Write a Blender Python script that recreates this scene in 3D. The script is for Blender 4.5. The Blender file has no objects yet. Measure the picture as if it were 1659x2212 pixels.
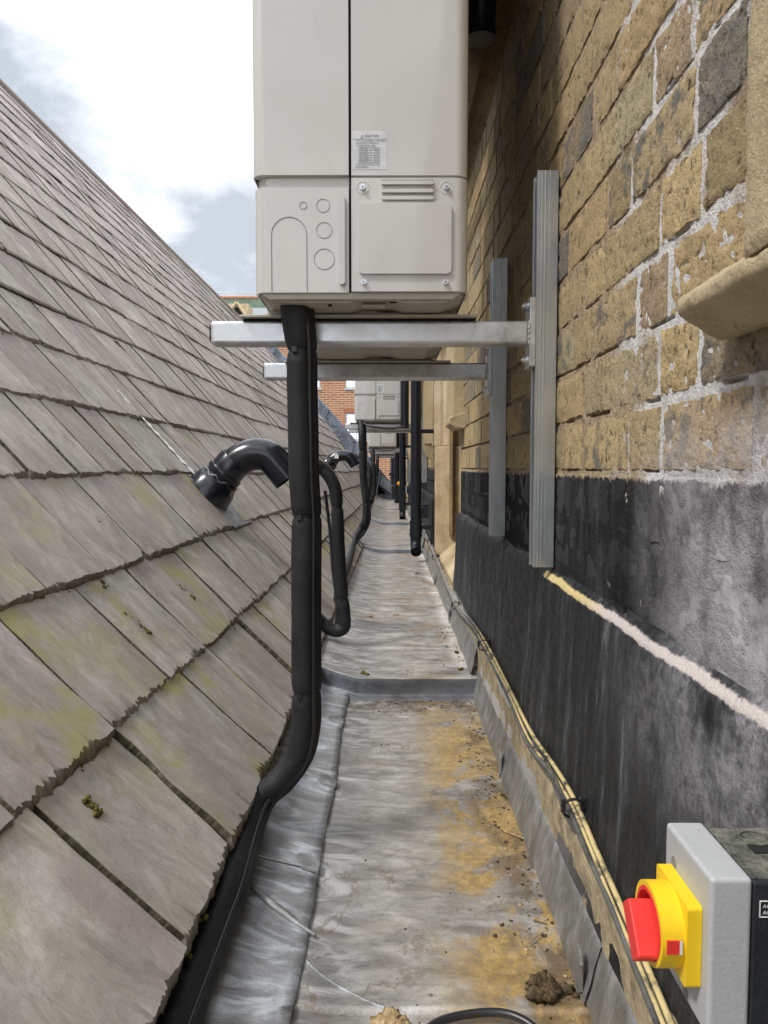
import bpy, bmesh, math, random
from mathutils import Vector, Matrix, noise
from mathutils.geometry import tessellate_polygon
random.seed(7)
R = math.radians
scene = bpy.context.scene
col = scene.collection
# ---------------------------------------------------------------- camera
FPX, CX, CY = 1598.0, 829.5, 1106.0          # focal length and centre in the 1659 x 2212 measuring grid
PITCH = math.atan(96 / FPX); YAW = math.atan(7.5 / FPX)
cam = bpy.data.cameras.new("camera"); camo = bpy.data.objects.new("camera", cam); col.objects.link(camo)
cam.sensor_fit = 'VERTICAL'; cam.sensor_height = 36; cam.lens = FPX / 2212 * 36
cam.clip_start = 0.02; cam.clip_end = 800
camo.rotation_euler = (R(90) - PITCH, 0, YAW)
scene.camera = camo
CAMR = camo.rotation_euler.to_matrix()
def ray(x, y): return CAMR @ Vector(((x - CX) / FPX, (CY - y) / FPX, -1))
def PY(x, y, Y): d = ray(x, y); return d * (Y / d.y)
def PX(x, y, X): d = ray(x, y); return d * (X / d.x)
def PZ(x, y, Z): d = ray(x, y); return d * (Z / d.z)
# ---------------------------------------------------------------- world
SUN_EL, SUN_AZ = R(54), R(240)
w = bpy.data.worlds.new("World"); scene.world = w; w.use_nodes = True
nt = w.node_tree; nt.nodes.clear()
def wn(t, **k):
    n = nt.nodes.new(t)
    for a, b in k.items(): setattr(n, a, b)
    return n
out = wn('ShaderNodeOutputWorld'); bg = wn('ShaderNodeBackground'); bg.inputs[1].default_value = 0.12
sky = wn('ShaderNodeTexSky', sky_type='NISHITA', sun_disc=False, sun_elevation=SUN_EL, sun_rotation=SUN_AZ)
tc = wn('ShaderNodeTexCoord'); mp = wn('ShaderNodeMapping'); mp.inputs['Scale'].default_value = (1.0, 1.0, 2.1)
mp.inputs['Location'].default_value = (0.35, 0.1, 0.42)
n1 = wn('ShaderNodeTexNoise'); n1.inputs['Scale'].default_value = 3.4; n1.inputs['Detail'].default_value = 10; n1.inputs['Roughness'].default_value = .56
n1.inputs['Distortion'].default_value = .35
n2 = wn('ShaderNodeTexNoise'); n2.inputs['Scale'].default_value = 3.6; n2.inputs['Detail'].default_value = 8; n2.inputs['Roughness'].default_value = .5
mp2 = wn('ShaderNodeMapping'); mp2.inputs['Location'].default_value = (3.1, 1.7, 0.9)
rp = wn('ShaderNodeValToRGB'); e = rp.color_ramp.elements
e[0].position = .30; e[0].color = (3.2, 3.5, 3.95, 1); e[1].position = .58; e[1].color = (11.5, 11.7, 12, 1)
el = rp.color_ramp.elements.new(.40); el.color = (4.8, 5.1, 5.6, 1)
el = rp.color_ramp.elements.new(.475); el.color = (6.9, 7.3, 7.9, 1)
rm = wn('ShaderNodeMapRange'); rm.inputs[1].default_value = .60; rm.inputs[2].default_value = .72; rm.inputs[3].default_value = 0; rm.inputs[4].default_value = .15
mx = wn('ShaderNodeMix', data_type='RGBA')
L = nt.links.new
L(tc.outputs['Generated'], mp.inputs[0]); L(mp.outputs[0], n1.inputs[0]); L(tc.outputs['Generated'], mp2.inputs[0]); L(mp2.outputs[0], n2.inputs[0])

def bank(x, y, rad, amt):
    d = ray(x, y).normalized(); dp = wn('ShaderNodeVectorMath', operation='DOT_PRODUCT'); nv = wn('ShaderNodeVectorMath', operation='NORMALIZE')
    L(tc.outputs['Generated'], nv.inputs[0]); L(nv.outputs[0], dp.inputs[0]); dp.inputs[1].default_value = d
    r_ = wn('ShaderNodeMapRange'); r_.interpolation_type = 'SMOOTHSTEP'; r_.inputs[1].default_value = math.cos(R(rad)); r_.inputs[2].default_value = 1; r_.inputs[3].default_value = 0; r_.inputs[4].default_value = amt * .56
    L(dp.outputs['Value'], r_.inputs[0]); return r_.outputs[0]
acc = n1.outputs[0]
for (bx, by, br_, ba) in ((-120, 120, 9, -.10), (60, 250, 7, -.16), (190, 340, 6, -.15), (300, 400, 5.5, -.13), (420, 440, 5.5, -.15), (530, 560, 8, -.16), (400, 560, 5, -.08), (600, 400, 5, -.06), (330, 110, 4.5, -.13), (470, 165, 3.5, -.10), (150, 60, 6, .14), (430, 290, 5, .16), (300, 230, 5, .14), (345, 490, 2.6, .16), (560, 60, 6, .12), (20, 20, 6, .1)):
    ad = wn('ShaderNodeMath', operation='ADD'); L(acc, ad.inputs[0]); L(bank(bx, by, br_, ba), ad.inputs[1]); acc = ad.outputs[0]
L(acc, rp.inputs[0]); L(n2.outputs[0], rm.inputs[0]); L(rm.outputs[0], mx.inputs[0]); L(rp.outputs[0], mx.inputs[6]); L(sky.outputs[0], mx.inputs[7])
L(mx.outputs[2], bg.inputs[0]); L(bg.outputs[0], out.inputs[0])
# sun, veiled by cloud
sd = bpy.data.lights.new("sun", 'SUN'); sd.energy = 1.9; sd.angle = R(11); sd.color = (1, .96, .9)
so = bpy.data.objects.new("sun", sd); col.objects.link(so)
so.rotation_euler = (R(90) - SUN_EL, 0, R(180) - SUN_AZ)
scene.view_settings.view_transform = 'Standard'; scene.view_settings.look = 'None'
scene.view_settings.exposure = 0.72; scene.view_settings.gamma = 1
try: scene.cycles.max_bounces = 8
except Exception: pass

# ---------------------------------------------------------------- material helpers
class M:
    """small node DSL"""
    def __init__(s, name, rough=.8, metal=0, spec=.3):
        s.m = bpy.data.materials.new(name); s.m.use_nodes = True; s.t = s.m.node_tree
        s.b = s.t.nodes['Principled BSDF']; s.b.inputs['Roughness'].default_value = rough
        s.b.inputs['Metallic'].default_value = metal; s.b.inputs['Specular IOR Level'].default_value = spec
        s._g = None
    def n(s, t, **k):
        n = s.t.nodes.new(t)
        for a, b in k.items(): setattr(n, a, b)
        return n
    def ln(s, a, b): s.t.links.new(a, b)
    def put(s, sock, v):
        if hasattr(v, 'is_linked') or isinstance(v, bpy.types.NodeSocket): s.ln(v, sock)
        elif isinstance(v, (tuple, list)): sock.default_value = tuple(v) + ((1,) if len(v) == 3 and len(sock.default_value) == 4 else ())
        else: sock.default_value = v
    def geo(s):
        if not s._g: s._g = s.n('ShaderNodeNewGeometry')
        return s._g.outputs['Position']
    def obj(s): return s.n('ShaderNodeTexCoord').outputs['Object']
    def uv(s): return s.n('ShaderNodeTexCoord').outputs['UV']
    def xyz(s, v=None):
        n = s.n('ShaderNodeSeparateXYZ'); s.ln(v or s.geo(), n.inputs[0]); return n.outputs
    def mapv(s, v, sc=(1, 1, 1), loc=(0, 0, 0), rot=(0, 0, 0)):
        n = s.n('ShaderNodeMapping'); n.inputs['Scale'].default_value = sc; n.inputs['Location'].default_value = loc; n.inputs['Rotation'].default_value = rot
        s.ln(v, n.inputs[0]); return n.outputs[0]
    def noise(s, v, scale=5, det=6, rough=.6, dist=0):
        n = s.n('ShaderNodeTexNoise'); s.ln(v, n.inputs['Vector']); n.inputs['Scale'].default_value = scale
        n.inputs['Detail'].default_value = det; n.inputs['Roughness'].default_value = rough; n.inputs['Distortion'].default_value = dist; return n.outputs[0]
    def vor(s, v, scale=5, feat='F1'):
        n = s.n('ShaderNodeTexVoronoi', feature=feat); s.ln(v, n.inputs['Vector']); n.inputs['Scale'].default_value = scale; return n.outputs['Distance']
    def rng(s, v, a, b, c=0, d=1, smooth=True):
        n = s.n('ShaderNodeMapRange'); n.interpolation_type = 'SMOOTHSTEP' if smooth else 'LINEAR'
        s.put(n.inputs[0], v); n.inputs[1].default_value = a; n.inputs[2].default_value = b; n.inputs[3].default_value = c; n.inputs[4].default_value = d; return n.outputs[0]
    def math(s, op, a, b=0):
        n = s.n('ShaderNodeMath', operation=op); s.put(n.inputs[0], a); s.put(n.inputs[1], b); return n.outputs[0]
    def mix(s, f, a, b, mode='MIX'):
        n = s.n('ShaderNodeMix', data_type='RGBA', blend_type=mode); s.put(n.inputs[0], f); s.put(n.inputs[6], a); s.put(n.inputs[7], b); return n.outputs[2]
    def ramp(s, v, stops):
        n = s.n('ShaderNodeValToRGB'); s.ln(v, n.inputs[0]); e = n.color_ramp.elements
        while len(e) < len(stops): e.new(.5)
        for q, (p, c) in zip(e, stops): q.position = p; q.color = tuple(c) + (1,)
        return n.outputs[0]
    def attr(s, name, comp=None):
        n = s.n('ShaderNodeAttribute', attribute_name=name)
        if comp is None: return n.outputs['Color']
        q = s.n('ShaderNodeSeparateColor'); s.ln(n.outputs['Color'], q.inputs[0]); return q.outputs[comp]
    def base(s, v): s.put(s.b.inputs['Base Color'], v); return s
    def rough(s, v): s.put(s.b.inputs['Roughness'], v); return s
    def bump(s, h, dist=.002, st=1.0):
        n = s.n('ShaderNodeBump'); n.inputs['Distance'].default_value = dist; n.inputs['Strength'].default_value = st
        s.ln(h, n.inputs['Height']); s.ln(n.outputs[0], s.b.inputs['Normal']); return s

# slate
m = M('weathered_slate', .82, 0, .22); uv = m.uv(); rnd = m.attr('col', 0); chip = m.attr('col', 1); wet = m.attr('col', 2)
st = m.noise(m.mapv(uv, (11, 5.4, 1), rot=(0, 0, .05)), 1.5, 12, .76, .8)
bl = m.noise(uv, 7, 6, .62)
fine = m.noise(m.mapv(uv, (230, 75, 1)), 1.0, 8, .75, .4)
c = m.ramp(st, [(.30, (.22, .205, .195)), (.43, (.35, .335, .32)), (.54, (.44, .425, .41)), (.68, (.60, .585, .565))])
c = m.mix(1, c, m.ramp(rnd, [(0, (.76, .74, .73)), (.3, (1.05, 1.04, 1.03)), (.6, (.88, .89, .86)), (.8, (.98, .91, .92)), (1, (1.2, 1.19, 1.18))]), 'MULTIPLY')
c = m.mix(m.rng(bl, .42, .66, 0, .4), c, (.245, .235, .22))
pur = m.noise(m.mapv(uv, (5, 2, 1), (3, 1, 0)), 1.2, 4, .55)
c = m.mix(m.rng(pur, .46, .66, 0, .55), c, (.285, .235, .235))
c = m.mix(m.rng(fine, .52, .74, 0, .45), c, (.55, .52, .47))
c = m.mix(m.rng(fine, .44, .30, 0, .55), c, (.13, .118, .095))
gr = m.noise(m.mapv(uv, (3, 3, 1), (8, 2, 0)), 1.6, 7, .68)
c = m.mix(m.math('MULTIPLY', m.rng(gr, .47, .64, 0, .85), m.rng(wet, .25, .8, 0, 1)), c, (.34, .34, .10))
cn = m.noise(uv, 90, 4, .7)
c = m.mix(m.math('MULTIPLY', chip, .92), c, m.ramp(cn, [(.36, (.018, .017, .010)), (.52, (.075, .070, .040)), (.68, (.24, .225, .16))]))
m.base(m.mix(1, c, (.96, .925, .905), "MULTIPLY")).bump(m.math('ADD', m.math('MULTIPLY', st, .4), m.math('MULTIPLY', fine, .4)), .005, .7)
m.b.inputs['Roughness'].default_value = .75
SLATE = m.m
m = M('dark_underlay', .95); m.base((.02, .018, .014)); UNDER = m.m
# lead
def lead(name, tint=(1, 1, 1), yellow=False, dark=0.0):
    m = M(name, .5, .45, .5); p = m.geo(); x = m.xyz()
    a = m.noise(m.mapv(p, (3.2, 7.5, 4)), 3, 14, .76, .25)
    b = m.noise(m.mapv(p, (2.2, 16, 2.2)), 1.4, 8, .65, .5)
    c = m.ramp(a, [(.32, (.17, .165, .16)), (.44, (.30, .295, .285)), (.54, (.44, .435, .425)), (.68, (.66, .66, .655))])
    c = m.mix(m.rng(b, .50, .68, 0, .5), c, (.34, .29, .235))
    c = m.mix(m.rng(b, .43, .30, 0, .55), c, (.63, .65, .67))
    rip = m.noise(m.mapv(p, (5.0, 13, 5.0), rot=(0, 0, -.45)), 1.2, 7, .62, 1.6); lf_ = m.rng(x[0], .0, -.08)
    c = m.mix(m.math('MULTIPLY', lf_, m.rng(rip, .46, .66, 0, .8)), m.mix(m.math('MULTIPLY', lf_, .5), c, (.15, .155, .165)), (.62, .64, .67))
    if yellow:
        tide = m.math('ABSOLUTE', m.math('SUBTRACT', m.noise(m.mapv(p, (4, 2.6, 1), (5, 1, 0)), 1.5, 7, .6, .3), .5))
        c = m.mix(m.math('MULTIPLY', m.rng(tide, .016, .0, 0, .6), m.rng(m.noise(p, 5, 3), .42, .6)), c, (.20, .15, .10))
        silt = m.math('MULTIPLY', m.rng(x[1], 1.85, 2.08), m.math('MULTIPLY', m.rng(x[1], 2.13, 2.10), m.rng(m.noise(p, 18, 7, .7), .40, .58)))
        c = m.mix(m.math('MULTIPLY', silt, .85), c, (.10, .075, .05))
        yn = m.noise(m.mapv(p, (3, 2.4, 1), (1, .3, 0)), 2.0, 9, .65, .4)
        yn2 = m.noise(p, 70, 4, .7)
        msk = m.math('MULTIPLY', m.rng(yn, .43, .52, 0, 1), m.math('MULTIPLY', m.rng(x[0], .03, .15), m.rng(x[1], 2.35, 1.7)))
        msk = m.math('MULTIPLY', msk, m.rng(yn2, .3, .5, .65, 1))
        c = m.mix(m.math('MULTIPLY', msk, m.rng(m.noise(p, 26, 7, .75), .30, .54, .45, 1)), c, m.mix(m.rng(yn2, .3, .7), (.36, .24, .09), (.62, .45, .18)))
        wm = m.math('MULTIPLY', m.rng(x[0], .19, .24), m.rng(x[1], 2.0, 2.4))
        c = m.mix(m.math('MULTIPLY', wm, m.rng(a, .4, .5, .3, .9)), c, (.78, .78, .77))
        rb = m.math('MULTIPLY', m.rng(x[0], .0, .15, .3, 1), m.rng(x[1], 2.1, 3.0, .2, 1))
        bn = m.noise(m.mapv(p, (5, 3, 2)), 1.5, 8, .7, .3)
        c = m.mix(m.math('MULTIPLY', m.rng(bn, .48, .62, 0, .75), rb), c, (.36, .27, .19))
        dm = m.noise(m.mapv(p, (5, 3, 2), (2, 7, 0)), 2.2, 9, .72, .2)
        c = m.mix(m.math('MULTIPLY', m.math('MULTIPLY', m.rng(dm, .47, .58, 0, .85), m.rng(x[0], .12, .21)), m.rng(x[1], 2.4, 1.9)), c, (.20, .145, .085))
        sp = m.noise(p, 38, 6, .75)
        c = m.mix(m.rng(sp, .64, .70, 0, .7), c, (.09, .075, .05))
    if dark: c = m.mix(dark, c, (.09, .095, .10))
    c = m.mix(1, c, tint, 'MULTIPLY')
    f = m.noise(p, 200, 4, .65)
    m.base(c).rough(m.rng(a, .3, .7, .36, .66)).bump(m.math('ADD', m.math('MULTIPLY', m.math('MULTIPLY', rip, lf_), .7), m.math('ADD', m.math('MULTIPLY', a, .55), m.math('MULTIPLY', f, .2))), .007, .6)
    return m.m
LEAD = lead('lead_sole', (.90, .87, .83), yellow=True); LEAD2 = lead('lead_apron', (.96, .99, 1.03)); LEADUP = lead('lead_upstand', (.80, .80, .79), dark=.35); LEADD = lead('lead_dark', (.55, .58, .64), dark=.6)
# brick
m = M('stock_brick', .92, 0, .15); p = m.geo(); x = m.xyz(); rnd = m.attr('col', 0); r2 = m.attr('col', 1)
a = m.noise(p, 26, 8, .7); b = m.noise(p, 9, 4, .6)
pit = m.vor(m.mapv(p, (1, 1, 1.4)), 130); pn = m.noise(p, 60, 6, .75); pf = m.noise(p, 190, 4, .8)
c = m.ramp(rnd, [(0, (.31, .245, .14)), (.2, (.43, .34, .20)), (.42, (.52, .40, .225)), (.62, (.46, .33, .185)), (.76, (.42, .36, .235)), (.86, (.37, .275, .19)), (.93, (.28, .235, .18)), (.975, (.19, .18, .165))])
c = m.mix(m.rng(a, .42, .72, 0, .6), c, (.23, .185, .10))
c = m.mix(m.rng(b, .48, .68, 0, .5), c, (.46, .35, .19))
c = m.mix(m.rng(pn, .455, .35, 0, .9), c, (.055, .038, .022)); c = m.mix(m.rng(pit, .30, .16, 0, .55), c, (.12, .085, .045))
c = m.mix(m.rng(pf, .54, .72, 0, .6), c, (.60, .49, .29))
c = m.mix(m.math('MULTIPLY', m.rng(r2, .7, .95), m.rng(a, .5, .62, 0, .8)), c, (.13, .14, .14))
# white bloom low down by the near end
wn_ = m.noise(m.mapv(p, (1, 1, 1), (.3, .1, .2)), 11, 8, .7)
wb = m.math('MULTIPLY', m.rng(x[1], .95, .62), m.rng(x[2], .085, -.01))
# tar paint
tn = m.noise(m.mapv(p, (1, 1, .35)), 40, 6, .75)
edge = m.math('ADD', x[2], m.math('MULTIPLY', m.math('SUBTRACT', tn, .5), .035))
tar = m.rng(edge, -.004, -.009)
tl = m.noise(m.mapv(p, (1, 1, .5)), 22, 7, .7)
hole = m.math('MULTIPLY', m.rng(tl, .68, .71), 1.0)
tar = m.math('MULTIPLY', tar, m.math('SUBTRACT', 1.0, hole))
tcn = m.noise(m.mapv(p, (1, 1, .22)), 14, 9, .72)
tc_ = m.ramp(tcn, [(.3, (.010, .011, .013)), (.52, (.028, .029, .032)), (.68, (.075, .077, .08)), (.8, (.2, .2, .2))])
c = m.mix(tar, c, tc_)
c = m.mix(m.math('MULTIPLY', wb, m.rng(wn_, .34, .60, .25, .95)), c, (.47, .45, .475))
m.base(c)
h = m.math('ADD', m.math('MULTIPLY', pn, .8), m.math('ADD', m.math('MULTIPLY', a, .5), m.math('MULTIPLY', pf, .3)))
m.bump(m.math('MULTIPLY', h, m.rng(tar, 0, 1, 1, .4)), .007, 1); m.rough(m.rng(tar, 0, 1, .93, .5)); BRICK = m.m
# mortar (shares the paint and white smears)
m = M('mortar', .95, 0, .1); p = m.geo(); x = m.xyz()
a = m.noise(p, 60, 7, .75); f = m.noise(p, 240, 3, .7); g = m.noise(p, 5, 4, .6)
c = m.ramp(a, [(.3, (.17, .12, .075)), (.5, (.44, .34, .23)), (.7, (.66, .54, .38))])
c = m.mix(m.rng(g, .54, .66, 0, .6), c, (.12, .09, .06))
wz = m.math('MULTIPLY', m.rng(x[1], 1.02, .92), m.rng(m.noise(p, 9, 3, .5), .36, .5))
c = m.mix(wz, c, m.ramp(a, [(.3, (.5, .48, .47)), (.6, (.86, .85, .85))]))
tn = m.noise(m.mapv(p, (1, 1, .35)), 40, 6, .75)
edge = m.math('ADD', x[2], m.math('MULTIPLY', m.math('SUBTRACT', tn, .5), .035))
tar = m.math('MULTIPLY', m.rng(edge, -.012, -.018), m.rng(m.noise(p, 14, 6, .7), .30, .36))
tcn = m.noise(m.mapv(p, (1, 1, .22)), 14, 9, .72)
c = m.mix(tar, c, m.ramp(tcn, [(.3, (.010, .011, .013)), (.52, (.028, .029, .032)), (.68, (.075, .077, .08)), (.8, (.2, .2, .2))]))
wn_ = m.noise(m.mapv(p, (1, 1, 1), (.3, .1, .2)), 11, 8, .7)
wb = m.math('MULTIPLY', m.rng(x[1], .95, .62), m.rng(x[2], .085, -.01))
c = m.mix(m.math('MULTIPLY', wb, m.rng(wn_, .34, .60, .25, .95)), c, (.47, .45, .475))
m.base(c).bump(m.math('ADD', a, m.math('MULTIPLY', f, .4)), .008, 1); MORTAR = m.m
# tar plinth
m = M('tarred_plinth', .62, 0, .35); p = m.geo(); x = m.xyz()
a = m.noise(m.mapv(p, (1, 1, .16), rot=(0, 0, 0)), 26, 9, .72); b = m.noise(p, 70, 6, .75); f = m.noise(p, 300, 4, .7)
c = m.ramp(a, [(.36, (.003, .004, .006)), (.48, (.009, .011, .014)), (.58, (.032, .036, .042)), (.70, (.18, .19, .205))])
wn_ = m.noise(m.mapv(p, (1, 1, .7)), 9, 9, .72)
wb = m.math('MULTIPLY', m.rng(x[1], 1.0, .58), m.rng(x[2], -.42, -.20))
c = m.mix(m.math('MULTIPLY', wb, m.math('MULTIPLY', m.rng(wn_, .34, .68, 0, .8), m.rng(b, .35, .6, .35, 1))), c, (.45, .44, .47))
# streak runs under the ledge
sn = m.noise(m.mapv(p, (1, 1, .06)), 30, 6, .7)
c = m.mix(m.math('MULTIPLY', m.rng(sn, .58, .72, 0, .35), m.rng(x[2], -.50, -.22)), c, (.15, .155, .14))
# limewashed line along the ledge
zz = m.math('ADD', x[2], m.math('MULTIPLY', m.math('SUBTRACT', m.noise(p, 30, 8, .8), .5), .016))
ln = m.math('MULTIPLY', m.rng(zz, -.2005, -.1975), m.rng(zz, -.1865, -.1900))
ln = m.math('MULTIPLY', ln, m.rng(x[1], 1.37, 1.33))
ln = m.math('MULTIPLY', ln, m.rng(b, .30, .42, .35, 1))
c = m.mix(ln, c, m.mix(m.rng(x[1], .95, 1.12), (.60, .54, .52), (.72, .58, .27)))
# pale lime at the foot and dust
lf = m.math('MULTIPLY', m.rng(m.math('ADD', x[2], m.math('MULTIPLY', m.math('SUBTRACT', a, .5), .16)), -.49, -.515), m.rng(x[1], .85, 1.6))
c = m.mix(m.math('MULTIPLY', lf, .9), c, (.52, .51, .50))
m.base(c).bump(m.math('ADD', m.math('MULTIPLY', b, .8), m.math('MULTIPLY', f, .35)), .006, .8); m.rough(m.rng(b, .3, .7, .36, .68)); TAR = m.m
# limestone
def stone(name, cols, sc=1):
    m = M(name, .9, 0, .15); p = m.geo(); a = m.noise(p, 4 * sc, 7, .65); b = m.noise(p, 70, 6, .75); f = m.noise(p, 170, 5, .8)
    c = m.ramp(a, [(.34, cols[0]), (.5, cols[1]), (.66, cols[2])])
    c = m.mix(m.rng(b, .42, .3, 0, .6), c, (.2, .15, .085)); c = m.mix(m.rng(f, .5, .7, 0, .65), c, (.72, .62, .44))
    m.base(c).bump(m.math('ADD', b, m.math('MULTIPLY', f, .6)), .007, .9); return m.m
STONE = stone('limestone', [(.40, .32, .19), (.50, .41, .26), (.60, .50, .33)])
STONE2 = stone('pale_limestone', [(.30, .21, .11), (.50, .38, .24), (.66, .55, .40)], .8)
SOFF = stone('shaded_stone', [(.10, .07, .04), (.20, .13, .06), (.28, .19, .09)])  # brown stone darkened: soffit and recess shade put into the colour
m = M('cement_fillet', .93); p = m.geo(); a = m.noise(p, 35, 8, .7); m.base(m.ramp(a, [(.32, (.16, .125, .08)), (.5, (.33, .27, .18)), (.68, (.50, .41, .26))])).bump(a, .008, 1); CEM = m.m
# painted steel of the condensers
def paint(name, c0, rough=.36, coat=0):
    m = M(name, rough, 0, .5); p = m.obj(); a = m.noise(p, 6, 5, .6); f = m.noise(p, 420, 3, .6)
    s = m.noise(m.mapv(p, (1, 1, .25)), 11, 8, .7)
    c = m.mix(m.rng(a, .4, .7, 0, .35), c0, tuple(v * .93 for v in c0)); c = m.mix(m.rng(s, .66, .78, 0, .5), c, tuple(v * .72 for v in c0))
    sc_ = m.noise(m.mapv(p, (30, 1, 6), rot=(0, .5, 0)), 1.2, 6, .75, 1.5)
    c = m.mix(m.rng(sc_, .70, .74, 0, .45), c, tuple(v * .5 for v in c0))
    sm = m.noise(m.mapv(p, (1, 1, .45), (4, 0, 2)), 16, 5, .6, .4); c = m.mix(m.rng(sm, .50, .70, 0, .45), c, tuple(v * k_ for v, k_ in zip(c0, (.90, .86, .86))))
    m.base(c).bump(f, .0006, .5); m.rough(m.rng(a, .3, .7, rough - .05, rough + .12))
    m.b.inputs['Coat Weight'].default_value = coat; m.b.inputs['Coat Roughness'].default_value = .07; return m.m
BEIGE = paint('cream_paint', (.525, .52, .50), .34, .9); BEIGE2 = paint('cream_paint_dark', (.44, .42, .37), .45)
def plain(name, c, rough=.5, metal=0, spec=.4, bs=0, bd=.001, var=.15):
    m = M(name, rough, metal, spec); p = m.obj(); a = m.noise(p, 14, 6, .65)
    m.base(m.mix(m.rng(a, .35, .7, 0, 1), tuple(v * (1 - var) for v in c), tuple(min(1, v * (1 + var)) for v in c)))
    if bs: m.bump(m.noise(p, bs, 3, .6), bd, .7)
    return m.m
GROOVE = plain('groove_shade', (.26, .25, .23), .6); BLACKGAP = plain('gap', (.012, .012, .012), .9); SCREW = plain('zinc_screw', (.62, .63, .66), .3, .9, .5)
FOAM = plain('foam_insulation', (.014, .015, .017), .6, 0, .38, 500, .0012, .35)
CABLE = plain('black_cable', (.018, .018, .020), .35, 0, .5); PVC = plain('black_pvc', (.009, .011, .018), .2, 0, .55)
PVCD = plain('black_pipe', (.008, .011, .018), .38, 0, .4, 60, .001)
MASTIC = plain('mastic', (.12, .125, .13), .3, .3, .5, 40, .01, .9)
INK = plain('ink', (.22, .24, .30), .8); INKL = plain('ink_light', (.34, .36, .41), .8); LABELM = plain('clear_label', (.60, .61, .62), .28, 0, .5)
GREYP = plain('grey_plastic', (.40, .415, .43), .42, 0, .4, 300, .0005, .05); BLKP = plain('dusty_black_plastic', (.02, .024, .032), .45, 0, .4, 300, .0008, .3)
m = M('dusty_top', .7); p = m.geo(); a = m.noise(p, 110, 7, .75); m.base(m.ramp(a, [(.38, (.04, .042, .04)), (.58, (.15, .15, .125)), (.75, (.30, .29, .25))])); DUST = m.m
YEL = plain('yellow_plastic', (.80, .54, .012), .45, 0, .45, 0, .001, .02); RED = plain('red_plastic', (.72, .035, .03), .5, 0, .45, 0, .001, .03); WHT = plain('white_plastic', (.8, .8, .78), .4)
# galvanised steel
m = M('galvanised_steel', .34, .75, .5); p = m.obj(); a = m.noise(m.mapv(p, (1, 1, 1)), 22, 6, .7, .4); v = m.vor(p, 60)
c = m.ramp(a, [(.32, (.42, .44, .46)), (.52, (.60, .62, .64)), (.68, (.76, .78, .80))]); c = m.mix(m.rng(m.noise(p, 50, 5, .7), .62, .72, 0, .5), c, (.32, .33, .34))
m.base(c).rough(m.rng(a, .3, .7, .26, .48)).bump(a, .001, .4); GALV = m.m
m = M('galvanised_rail', .3, .85, .5); p = m.obj(); a = m.noise(m.mapv(p, (1, 1, .3)), 18, 6, .65)
m.base(m.ramp(a, [(.3, (.42, .45, .48)), (.7, (.62, .65, .67))])).rough(.32).bump(m.noise(p, 60, 4, .6), .0006, .4); RAIL = m.m
# moss / debris
m = M('moss', .97, 0, .1); p = m.geo(); a = m.noise(p, 120, 5, .7); m.base(m.ramp(a, [(.35, (.035, .03, .012)), (.5, (.12, .105, .03)), (.66, (.24, .21, .07))])).bump(a, .006, 1); MOSS = m.m
m = M('dirt', .97, 0, .1); p = m.geo(); a = m.noise(p, 90, 5, .7); m.base(m.ramp(a, [(.35, (.035, .024, .014)), (.55, (.11, .078, .045)), (.7, (.22, .17, .11))])).bump(a, .006, 1); DIRT = m.m
m = M('dirt_pale', .97, 0, .1); p = m.geo(); a = m.noise(p, 90, 5, .7); m.base(m.ramp(a, [(.35, (.20, .13, .06)), (.55, (.38, .28, .16)), (.7, (.55, .45, .3))])); SAND = m.m

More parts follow.
